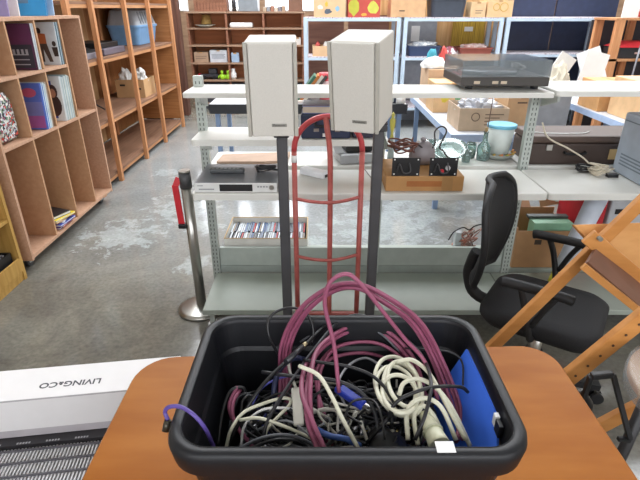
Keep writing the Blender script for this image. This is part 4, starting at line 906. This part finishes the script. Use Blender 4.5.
edge = [back(-1, j/nv, -.011) for j in range(nv+1)]+[back(-1+2*i/nu, 1, -.011) for i in range(1, nu+1)]+[back(1, 1-j/nv, -.011) for j in range(1, nv+1)]+[back(1-2*i/nu, 0, -.011) for i in range(1, nu)]
MB().tube(edge, .014, closed=True, spline=False, n=8).fin('backrest_rim', PL, bk, tf)
t.p('back_support', MB().tube([(-.295, 0, .62), (-.31, 0, .57), (-.315, 0, .49), (-.26, 0, .41), (-.05, 0, .395)], .026, n=10), PL)
for s in (-1, 1):
    a = t.p('armrest', MB().tube([(-.13, s*.25, .645), (-.10, s*.25, .65), (.06, s*.25, .65), (.11, s*.24, .64)], lambda q: .019, n=10), PL)
    t.p('arm_support', MB().tube([(-.06, s*.25, .64), (-.03, s*.258, .56), (-.0, s*.24, .44), (0, s*.15, .40)], .013, n=8).tube([(.06, s*.25, .64), (.03, s*.256, .58), (-.0, s*.255, .50)], .011, n=8), PL)
t.p('tilt_mechanism', MB().box(-.12, .12, -.1, .1, .345, .403, .01), PL)
t.p('gas_column', MB().cyl((0, 0, .10), (0, 0, .345), .026), STEEL); t.p('column_cover', MB().lathe([(.045, .10), (.04, .17), (.035, .17), (.035, .24), (.03, .24)], (0, 0, 0), 20), BLK)
for k in range(5):
    a = k*2*PI/5+.4; d = V((math.cos(a), math.sin(a), 0)); e = d*.29
    l = t.p('base_leg', MB().beam(d*.03+V((0, 0, .11)), e+V((0, 0, .085)), .045, .028), PL)
    n_ = V((-d.y, d.x, 0)); cst = t.p('caster', MB().cyl(e+V((0, 0, .04)), e+V((0, 0, .075)), .01), STEEL)
    for s in (-1, 1): MB().cyl(e+n_*s*.008+V((0, 0, .027)), e+n_*s*.024+V((0, 0, .027)), .027).fin('wheel', BLK, cst, tf)
t.done()
# ================================================================== folding wooden chair
OW = wood('c88c4e', 'b5793d', 'x', .5, 6); OWd = wood('d09a60', 'c28a50', 'x', .5, 5)
t = T('folding_chair', 'orange-brown wooden folding chair tilted over the right corner beside the desk', 'chair')
p0, p1 = at(491, 348, 1.36), at(662, 182, 1.42); d = p1-p0
t.p('stile', MB().beam(p0-d*.9, p1+d*.15, .02, .042, (0, 0, 1), .003), OW)
q0, q1 = at(560, 384, 1.02), at(650, 311, 1.03); e = q1-q0
st = t.p('stile', MB().beam(q0-e*1.6, q1+e*.55, .02, .05, (0, 0, 1), .003), OW)
b = MB(); a_ = e.normalized(); fr_n = V((0, -1, 0)) 
for k in range(9): 
    c = q0+e*(.02+.14*k)+V((0, -.0125, 0)); MB().cyl(c, c+V((0, .0015, 0)), .0035, n=10).fin('hole', M('4a3020', .7), st)
c0, c1 = at(588, 236, 1.375), at(665, 300, 1.33)
t.p('rail', MB().beam(c0, c1, .018, .05, (0, 0, 1), .003), OW)
bo = at(599, 238, 1.36); t.p('bolt', MB().cyl(bo+V((0, -.012, 0)), bo+V((0, .03, 0)), .007, n=12), STEEL)
def plate(P, th, mat, name):
    n = (P[1]-P[0]).cross(P[2]-P[0]).normalized()*th; t.p(name, MB().prism(P, n), mat)
plate([at(574, 225, 1.43), at(672, 222, 1.53), at(672, 312, 1.43), at(600, 254, 1.41)], .012, OWd, 'seat')
plate([at(588, 262, 1.30), at(596, 249, 1.352), at(668, 304, 1.33), at(668, 330, 1.24)], .012, M('7a5442', .45), 'slat')
t.p('slat_edge', MB().beam(at(583, 266, 1.29), at(668, 334, 1.23), .014, .02, (0, 0, 1)), OW)
t.p('leg', MB().beam(at(560, 447, 1.09), at(690, 379, 1.12), .02, .05, (0, 0, 1), .003), OW)
t.done()
# ================================================================== desk
DW = M('a86828', .4, c2='965618', scale=4, stretch=(.7, 3.5, 3), spec=.12)
t = T('desk', 'orange-brown wooden desk with rounded corners under the black tub', 'desk')
dx0, dx1, dy0, dy1, dz = -.466, .622, .22, 1.062, .72
def rr2(z, i): return rrect(dx0+i, dx1-i, dy0+i, dy1-i, .088-i, z)
b = MB().loft([rr2(dz-.03, .004), rr2(dz-.024, 0), rr2(dz-.004, 0), rr2(dz, .004)])
for v in b.bm.verts: v.co.y += .05*(v.co.x-.10)
t.p('desk_top', b, DW)
t.p('apron', MB().box(-.36, .44, .36, .38, .61, dz-.0305).box(-.36, .44, .90, .92, .61, dz-.0305).box(-.36, -.34, .38, .90, .61, dz-.0305).box(.42, .44, .38, .90, .61, dz-.0305), OW)
for x in (-.345, .425):
    for y in (.375, .905): t.p('leg', MB().box(x-.025, x+.025, y-.025, y+.025, 0, .609), OW)
t.done()
# ================================================================== black tub
TUBM = M('15161a', .45, var=.12, scale=30, spec=.4)
t = T('plastic_tub', 'large black plastic tub full of cables on the desk', 'tub')
bx0, bx1, by0, by1, bz = -.222, .302, .474, .820, 1.0
def br(z, i, r=.058): return rrect(bx0+i, bx1-i, by0+i, by1-i, max(r-i*.6, .02), z, 8)
t.p('tub', MB().loft([br(.7215, .062), br(.735, .052), br(.955, .02), br(.957, .02), br(.999, .018), br(.999, .0185), br(.94, .027), br(.932, .031), br(.735, .06), br(.730, .07)], smooth=False), TUBM)
t.p('rim', MB().loft([br(.958, .004), br(.985, 0), br(.996, .002), br(bz, .006), br(bz, .016), br(.996, .0195), br(.975, .0205), br(.972, .0175), br(.9985, .0175), br(.985, .005), br(.958, .006)], smooth=True, cap0=False, cap1=False), TUBM)
pc = atz(445, 446, bz+.0008)
t.p('sticker', MB().box(pc.x-.013, pc.x+.013, pc.y-.011, pc.y+.008, bz+.0004, bz+.0012), WHT, label='small white sticker')
t.done()
# ---- cables
PINK = M('8e4a64', .5, var=.12); PINK2 = M('96506a', .5, var=.12); CREAM = M('dcdac4', .4, var=.06); BK = M('141416', .38, var=.2); BK2 = M('242529', .38, var=.2)
BLU = M('3b3f88', .4); GRYC = M('5d6066', .4)
def P(*a):
    return [at(x, y, Y) for x, y, Y in a]
def PZ(*a):
    return [atz(x, y, z) for x, y, z in a]
def bundle(label, pts, n, r, mat, cat='cable', spread=2.1, group=None, ends=None):
    t = T('cable_bundle', label, cat, group); rd = random.Random(len(pts)*7+n)
    for k in range(n):
        off = V((math.cos(k*2.4)*r*spread*.6*(k > 0)+r*spread*.55*(k-n/2+.5), 0, r*1.1*((k % 2)-.5)))
        off = V((r*1.75*(k-(n-1)/2), rd.uniform(-.2, .2)*r, r*1.3*((k % 2)-.5)))
        q = []
        for i, p in enumerate(pts):
            a = pts[max(i-1, 0)]; b = pts[min(i+1, len(pts)-1)]; d = (b-a).normalized(); side = d.cross(V((0, 1, .3))).normalized()
            q.append(p+side*off.x+V((0, off.y, 0))+d.cross(side)*off.z+V((rd.uniform(-1, 1), rd.uniform(-1, 1), rd.uniform(-1, 1)))*r*.12)
        t.p('strand', MB().tube(q, r, n=7, sub=7), mat)
    return t.done()
bundle('thick dusky pink cable bundle arching highest over the tub', P((284, 425, .66), (285, 385, .72), (286, 345, .74), (303, 311, .73), (330, 290, .72), (357, 286, .70), (386, 300, .69), (416, 323, .70), (436, 358, .70), (455, 408, .66), (460, 440, .60)), 4, .0035, PINK)
one('cable', 'single pink cable looping above the thick pink bundle', 'cable', MB().tube(P((339, 392, .64), (334, 345, .66), (325, 306, .67), (329, 284, .67), (344, 274, .67), (358, 281, .67), (381, 309, .67), (404, 338, .68), (425, 362, .68), (438, 400, .64)), .0036), PINK2)
bundle('pink cable bundle standing in the middle of the tub', PZ((320, 450, .95), (310, 422, .97), (306, 388, .98), (315, 354, .975), (340, 334, .97), (365, 328, .97), (389, 337, .96), (410, 360, .93), (420, 390, .9)), 3, .0043, PINK)
bundle('second pink cable pair bending low behind the cream coil', PZ((331, 447, .88), (322, 415, .92), (318, 375, .94), (332, 350, .95), (358, 342, .95), (385, 346, .95), (410, 368, .92), (428, 400, .88)), 2, .0034, PINK2)
bundle('short pink cable pair with dark plugs at the left of the tub', PZ((239, 388, .93), (231, 405, .92), (236, 425, .90), (254, 448, .87)), 2, .0036, PINK)
one('cable', 'short pink cable low between the pink bundles', 'cable', MB().tube(PZ((312, 372, .92), (335, 357, .93), (365, 353, .93), (392, 360, .91)), .0036), PINK2)
# cream coil
t = T('cable_coil', 'coil of thick cream white cable at the right of the tub', 'cable')
rd = random.Random(2)
for k in range(5):
    cx, cy = 398+[0, 5, -2, 6, 2][k], 386+[0, 4, 3, -2, 8][k]; rx, ry = [23, 19, 20, 16, 18][k], [31, 28, 24, 24, 20][k]; z = .955+.005*k; q = []
    for a in range(10):
        an = a*PI/5; u, v = rx*math.cos(an), ry*math.sin(an); q.append(atz(cx+u*.95+v*.25, cy+v*.95-u*.1, z+.006*math.sin(an*2+k)))
    t.p('loop', MB().tube(q, .0038, closed=True, n=8, sub=4), CREAM)
for pts in (((397, 362, .975), (412, 360, .985), (428, 372, .985), (440, 392, .98), (452, 415, .96), (466, 440, .94)),
            ((408, 440, .95), (407, 412, .97), (417, 400, .98), (430, 399, .985), (443, 410, .975), (456, 440, .94)),
            ((399, 395, .98), (404, 383, .99), (418, 379, .99), (434, 386, .985), (448, 402, .97), (459, 422, .95), (470, 446, .92)),
            ((418, 445, .94), (414, 415, .965), (424, 406, .97), (436, 420, .955), (446, 446, .92))):
    t.p('loop', MB().tube(PZ(*pts), .0038, n=8), CREAM)
t.done()
t = T('plug', 'pale cream plug boot just behind the white sticker on the rim', 'plug')
a, b_ = atz(424, 414, .955), atz(440, 446, .955)
t.p('boot', MB().tube([a, a*.6+b_*.4, b_], lambda q: .008+.009*q, n=14), M('e6e6c8', .4)); t.p('collar', MB().cyl(a*.45+b_*.55, a*.4+b_*.6, .0165), M('cfd0b4', .4)); t.done()
for k, (pts, r, m, lb) in enumerate((
    (((299, 366, .99), (318, 375, .99), (331, 395, .98), (342, 418, .965), (358, 448, .93)), .0036, CREAM, 'cream cable running straight down the middle of the tub'),
    (((262, 449, .90), (268, 428, .93), (290, 404, .94), (284, 398, .945), (262, 404, .945), (243, 413, .94), (231, 430, .93), (226, 448, .9)), .0028, CREAM, 'thin white cable with a tight bend at the left of the tub'),
    (((240, 420, .94), (258, 418, .95), (278, 424, .945), (300, 433, .93), (325, 445, .91)), .0028, CREAM, 'thin white cable lying across the lower left of the tub'),
    (((241, 446, .90), (245, 425, .93), (262, 410, .94), (285, 408, .94), (300, 412, .93)), .0022, WHT, 'very thin white cable crossing the white ones at the left'),
    (((281, 359, .95), (269, 336, 1.0), (270, 317, 1.03), (287, 308, 1.04), (305, 312, 1.03), (313, 328, 1.0), (312, 345, .97)), .0026, BK, 'thin black cable loop standing up near the back rim'),
    (((262, 446, .92), (268, 420, .95), (287, 388, .97), (312, 352, .98), (338, 322, .99), (358, 315, .99), (378, 323, .98), (395, 345, .95)), .003, BK2, 'dark grey cable arching from the front left over the middle'),
    (((230, 440, .90), (252, 400, .95), (272, 375, .97), (300, 350, .98), (330, 322, .985), (350, 317, .98), (372, 325, .97), (388, 338, .95)), .0034, BK, 'thick black cable arching beside the dark grey one'),
    (((403, 336, .96), (422, 356, .985), (431, 382, 1.0), (426, 412, .99), (415, 440, .96)), .003, BK2, 'black cable curving down across the cream coil'),
    (((388, 420, .96), (394, 405, .985), (408, 395, 1.0), (434, 387, 1.0), (460, 387, .985), (468, 392, .97)), .003, BK, 'black cable crossing the cream coil towards the blue folder'),
    (((303, 360, .98), (325, 363, .985), (350, 367, .985), (374, 377, .98), (390, 397, .965), (392, 425, .94)), .003, BK, 'black cable running sideways above the blue plug'),
    (((262, 372, .96), (300, 377, .975), (332, 380, .975), (356, 389, .97), (373, 408, .955), (380, 440, .93)), .0034, BK2, 'dark grey cable running sideways beneath the black one'),
    (((405, 348, .95), (430, 350, .97), (450, 352, .97), (462, 362, .96), (463, 385, .94)), .0018, BK2, 'thin grey wire between the pink bundle and the blue folder'),
    (((240, 448, .93), (262, 438, .95), (285, 435, .955), (306, 441, .94), (318, 450, .92)), .0028, GRYC, 'grey cable curled along the front rim'),
    (((252, 448, .92), (275, 440, .94), (298, 441, .94), (310, 450, .92)), .0028, BK2, 'dark cable curled inside the grey one at the front rim'),
    (((218, 446, .88), (222, 415, .91), (230, 392, .93), (243, 388, .93), (246, 400, .91)), .0034, BK, 'thick black cable standing at the left wall of the tub'),
    (((228, 446, .87), (231, 420, .90), (238, 398, .92), (249, 395, .92), (250, 415, .9)), .003, BK2, 'black cable beside the thick one at the left wall'),
    (((252, 405, .92), (262, 388, .935), (280, 378, .945), (300, 376, .94), (318, 380, .93)), .002, M('5558b8', .4), 'thin violet-blue wire at the left of the tub'),
    (((278, 412, .90), (274, 390, .94), (281, 368, .955), (296, 358, .95), (312, 362, .93)), .005, M('2a3050', .4), 'thick dark navy cable beside the thin violet wire'),
    (((318, 430, .93), (330, 436, .94), (346, 439, .935), (360, 446, .92)), .005, M('3a5a9c', .4), 'blue cable end lying near the front rim'),
    (((300, 342, .95), (325, 326, .98), (350, 322, .985), (378, 332, .97), (400, 352, .94)), .0022, GRYC, 'thin grey cable following the black arch at the back'),
    (((384, 368, .94), (366, 358, .94), (348, 366, .95), (338, 385, .95), (345, 405, .94)), .0024, M('8a8b8e', .4), 'thin light grey wire left of the cream coil'),
    (((385, 440, .95), (381, 415, .97), (372, 400, .97), (352, 402, .96), (344, 420, .95)), .002, BK, 'thin black wire loop in front of the blue plug'),
)):
    one('cable', lb, 'cable', MB().tube(PZ(*pts), r, n=8), m)
t = T('cable', 'violet cable hanging out over the left rim of the tub', 'cable')
t.p('cord', MB().tube(PZ((168, 420, .99), (165, 412, 1.0), (169, 407, 1.012), (181, 407, 1.016), (195, 416, 1.01), (206, 430, .985), (214, 448, .94)), .0032, n=8), M('5c4a96', .4))
a, b_ = atz(168, 420, .99), atz(165.5, 431, .975); t.p('connector', MB().cyl(a, b_, .0055), M('4a463c', .35, metal=.6)); t.done()
t = T('plug', 'bright blue plug in the middle of the tub', 'plug')
a, b_ = atz(337, 387, .955), atz(364, 406, .95); t.p('body', MB().beam(a, b_, .017, .012, (0, 0, 1), .003), M('2c3fae', .4)); t.p('tip', MB().beam(b_, b_+(b_-a)*.25, .01, .007), STEEL); t.done()
t = T('plug', 'flat white plug standing left of the middle pink bundle', 'plug')
a, b_ = atz(296, 388, .96), atz(299, 426, .94); t.p('body', MB().beam(a, b_, .017, .008, (0, 0, 1), .003), M('cfccc0', .4)); t.p('cord', MB().tube([a, atz(290, 372, .965), atz(288, 358, .96)], .0026), M('cfccc0', .4)); t.done()
t = T('connector', 'black and brass connector on the end of a cable near the back left', 'connector')
a, b_ = atz(286, 362, .985), atz(303, 346, .99); t.p('barrel', MB().cyl(a, b_, .006, .0045), BK2); t.p('tip', MB().cyl(b_, b_+(b_-a)*.18, .004), M('b9ac88', .3, metal=.7)); t.done()
# blue folder
t = T('folder', 'bright blue flat board leaning at the right wall of the tub', 'folder')
P4 = [V((.200, .745, .80)), V((.268, .765, .972)), V((.274, .535, .975)), V((.215, .52, .80))]
P4 = [V((.205, .748, .80)), atz(466, 349, .972), atz(497, 414, .972), V((.262, .512, .93)), V((.225, .508, .80))]
n = V((.0035, 0, -.001)); t.p('cover', MB().prism(P4, n), M('3f74ea', .45, var=.1)); t.p('backing', MB().prism([p+n*1.15 for p in P4], n*.8), M('4a3c38', .6))
m_ = (P4[1]+P4[0])/2; t.p('emblem', MB().prism([P4[0].lerp(P4[1], .5)+V((-.0006, -.035, 0)), P4[0].lerp(P4[1], .62)+V((-.0006, -.037, 0)), P4[0].lerp(P4[1], .62)+V((-.0006, -.041, 0)), P4[0].lerp(P4[1], .5)+V((-.0006, -.039, 0))], (-.0006, 0, 0)), M('a9c0ee', .4)); t.done()
a = atz(497, 412, .985); t = T('usb_plug', 'small black plug with a white end by the front edge of the blue board', 'plug'); t.p('body', MB().box(a.x-.003, a.x+.004, a.y-.024, a.y-.006, .955, .978, .001), BLK); t.p('end', MB().box(a.x-.003, a.x+.004, a.y-.0055, a.y+.004, .96, .98), WHT); t.done()
# tangle below
rd = random.Random(11)
def rnd_cable(z0, z1, n, sx=.17, sy=.105):
    cx, cy = .045+rd.uniform(-1, 1)*sx*.55, .645+rd.uniform(-1, 1)*sy*.5; R1 = rd.uniform(.04, .10); a0 = rd.uniform(0, 6.28); q = []
    for k in range(n):
        a = a0+k*.85; x = cx+R1*1.3*math.cos(a)+rd.uniform(-.025, .025); y = cy+R1*.8*math.sin(a)+rd.uniform(-.02, .02)
        x = min(max(x, -.13), .20); y = min(max(y, .555), .735)
        z = z0+(z1-z0)*rd.random(); q.append(V((x, y, z)))
    return q
fill = [(BK, 'black', 62, .0028), (BK2, 'dark grey', 26, .0024), (GRYC, 'grey', 7, .002), (M('b4b1a6', .4), 'pale grey', 6, .002), (M('5a2f3c', .4), 'dark red', 4, .0026), (BLU, 'dark blue', 4, .0024)]
for m, nm, cnt, r in fill:
    for k in range(cnt):
        f = k/cnt
        one('cable', '%s cable lost in the tangle at the bottom of the tub' % nm, 'cable', MB().tube(rnd_cable(.75+.11*f, .82+.115*f, 11), r*rd.uniform(.8, 1.2), n=6, sub=5), m, group='%s cables tangled in the bottom of the tub' % nm)
for k in range(34):
    x, y = rd.uniform(-.12, .15), rd.uniform(.55, .70); z = rd.uniform(.88, .93); an = rd.uniform(0, 6.28); d = V((math.cos(an), math.sin(an), rd.uniform(-.3, .3))).normalized()
    m2 = [M('b9a468', .3, metal=.8), M('bcbcc0', .25, metal=.8), M('c8c6bc', .4)][k % 3]
    t = T('connector', 'small metal-tipped connector in the cable tangle', 'connector', 'small connectors in the cable tangle'); c = V((x, y, z))
    t.p('barrel', MB().cyl(c, c+d*.022, .0045, n=10), [BK, BK2, GRYC][k % 3]); t.p('tip', MB().cyl(c+d*.022, c+d*.033, .003, n=10), m2); t.done()
for k in range(9):
    x0_, y0_ = rd.uniform(-.13, .06), rd.uniform(.55, .62); q = [V((x0_+rd.uniform(-.05, .05)+.02*j, y0_+rd.uniform(-.03, .04), rd.uniform(.89, .95))) for j in range(6)]
    one('cable', 'short pale cable piece in the front left of the tub', 'cable', MB().tube(q, rd.uniform(.0016, .0028), n=6), M(['c9c6ba', '8d8f94', 'a8a49a'][k % 3], .4), group='short pale cable pieces at the front left of the tub')
for k in range(8):
    a0 = rd.uniform(0, 6.28); cx_, cy_ = rd.uniform(-.1, .12), rd.uniform(.57, .69); q = [V((cx_+.05*math.cos(a0+j*.8), cy_+.035*math.sin(a0+j*.8), rd.uniform(.90, .965))) for j in range(7)]
    one('cable', 'black cable curl on top of the tangle in the tub', 'cable', MB().tube(q, rd.uniform(.002, .0032), n=6), [BK, BK2][k % 2], group='black cable curls on top of the tangle')
heap('adapter_block', 'black lump of wrapped cable in front of the cream coil', 'adapter', .105, .575, .90, .035, .03, .035, BLK, 3, .2)
# ================================================================== white carton and grille at left
BR_, BL_ = atz(181, 355.5, .55), atz(0, 371, .55); ux = (BR_-BL_).normalized(); FLp = atz(0, 402, .55); uy = V((-ux.y, ux.x, 0)); dep = (BL_-FLp).dot(uy)
Rm = Matrix((ux, uy, V((0, 0, 1)))).transposed().to_4x4(); Rm.translation = BR_
Lx = (BR_-BL_).length+.35
t = T('cardboard_box', 'long white carton with upside-down grey lettering, left of the desk', 'box', tf=Rm)
bd = t.p('carton', MB().box(-Lx, 0, -dep, 0, -.135, 0, .003), M('e4e2e2', .45, var=.03))
t.p('seam', MB().box(-Lx, -.002, -dep-.0006, -dep+.001, -.004, .0006), M('b5b2b4', .5)); t.p('lower_strip', MB().box(-Lx, -.002, -dep-.0008, -dep-.0002, -.135, -.11), M('b9b4b8', .5))
pc = Rm.inverted() @ atz(72, 383, .55)
mt = frame((pc.x, pc.y, .0004), V((-1, 0, 0)), V((0, -1, 0)))
lt = MB()
for s_, q_, dx_, dy_ in (('LIVING', .031, -.03, 0), ('&', .019, .031, -.003), ('CO', .031, .065, 0)): text_mb(lt, s_, q_, mt @ Matrix.Translation((dx_, dy_, 0)) @ Matrix.Diagonal((1.1, 1, 1, 1)), .0003, .0006)
lt.fin('lettering', M('4a4a50', .5), bd, Rm)
t.done()
t = T('heater_grille', 'black-rimmed metal grille unit beneath the white carton', 'heater', tf=Rm)
zt = -.137
t.p('body', MB().box(-Lx+.02, .0, -.55, .02, -.549, zt-.03), M('5a585c', .5))
t.p('rim', MB().box(-Lx+.02, 0, -dep-.032, .02, zt-.029, zt).box(-Lx+.02, 0, -.55, -.52, zt-.029, zt).box(-.03, 0, -.52, -dep-.032, zt-.029, zt).box(-Lx+.02, -Lx+.05, -.52, -dep-.032, zt-.029, zt), M('2c2a2d', .4))
b = MB(); k = 0
x = -Lx+.052
while x < -.032: b.box(x, x+.0045, -.519, -dep-.033, zt-.022, zt-.012); x += .0095
t.p('fine_ribs', b, M('dddcde', .4)); b = MB()
for k in range(9): b.box(-Lx+.05, -.03, -.50+k*.045, -.496+k*.045, zt-.012, zt-.006)
t.p('cross_bars', b, M('5a585e', .4))
for cxp in (-.28, -.36, -.44, -.52):
    b = MB()
    for k in range(5): b.box(cxp-.02+k*.008, cxp-.015+k*.008, -dep-.028, -dep-.022, zt, zt+.0004)
    t.p('printing', b, M('b4b4b8', .5))
t.done()
# ================================================================== clear-wrapped round stool and black bracket at right
t = T('round_stool', 'round wooden stool top wrapped in clear plastic at the right edge', 'stool')
c = (.872, .83, 0)
t.p('seat', MB().lathe([(0, .765), (.165, .77), (.17, .775), (.17, .79), (.166, .795), (0, .795)], c, 48), M('c79a6c', .5, c2='b98b5e', scale=8)); t.p('plastic_wrap', MB().lathe([(.174, .755), (.176, .78), (.174, .797), (.16, .8)], c, 48), M('aeb6ba', .3, alpha=.35))
for k in range(4):
    a = k*PI/2+.8; t.p('leg', MB().cyl((c[0]+.15*math.cos(a), c[1]+.13*math.sin(a), 0), (c[0]+.11*math.cos(a), c[1]+.11*math.sin(a), .764), .014), M('3a3a3c', .4))
t.p('string', MB().tube([(.80, .93, .801), (.83, .87, .801), (.9, .83, .801), (.98, .82, .801)], .0015, n=5), BLK); t.done()
t = T('luggage_trolley', 'black tubular handle frame of a trolley between the desk and the stool', 'trolley')
a, b_, c, d = at(591, 376, .93), at(613, 374, .93), at(630, 440, .87), at(598, 402, .93)
t.p('grip', MB().beam(a, b_, .016, .016, (0, 0, 1), .003), BLK); t.p('handle_tube', MB().beam(b_, c, .012, .012, (0, 1, 0), .002), BLK); t.p('handle_tube', MB().beam(a, V((a.x+.01, a.y+.02, .63)), .012, .012, (0, 1, 0), .002), BLK); t.p('foot_hook', MB().beam(c, c+V((-.03, 0, .004)), .01, .01), BLK)
t.p('hub', MB().lathe([(.02, .56), (.034, .59), (.028, .64), (.012, .66), (0, .66)], (a.x+.015, a.y+.03, 0), 14), BLK); t.p('post', MB().cyl((a.x+.015, a.y+.03, .04), (a.x+.015, a.y+.03, .56), .013), BLK)
t.p('base', MB().box(a.x-.07, a.x+.1, a.y-.1, a.y+.10, .03, .045), BLK)
for sx in (-.06, .09):
    for sy in (-.08, .08): t.p('wheel', MB().cyl((a.x+sx-.008, a.y+sy, .024), (a.x+sx+.008, a.y+sy, .024), .024), BLK)
t.done()
# ================================================================== light
w = bpy.data.worlds.new('world'); sc.world = w; w.use_nodes = True
w.node_tree.nodes['Background'].inputs[0].default_value = (.8, .88, 1, 1); w.node_tree.nodes['Background'].inputs[1].default_value = 1.0
def area(loc, size, power, rot=(0, 0, 0), col=(1, 1, 1)):
    l = bpy.data.lights.new('daylight', 'AREA'); l.shape = 'RECTANGLE'; l.size, l.size_y = size; l.energy = power; l.color = col
    o = bpy.data.objects.new('daylight', l); COL.objects.link(o); o.location = loc; o.rotation_euler = rot; return o
for a, b in SK: area(((a+b)/2, 6.5, ZC-.02), (b-a, 5.4), 175, col=(.93, .975, 1))
area((1.0, Y0+.02, 2.3), (7.0, 2.1), 60, rot=(PI/2, 0, 0), col=(1, .98, .95))  # added fill lamp at the unseen front wall, lifts the camera-facing sides
sc.view_settings.view_transform = 'Standard'; sc.view_settings.look = 'None'; sc.view_settings.gamma = 1; sc.view_settings.use_curve_mapping = False
sc.view_settings.exposure = 0.0
bpy.context.view_layer.update()
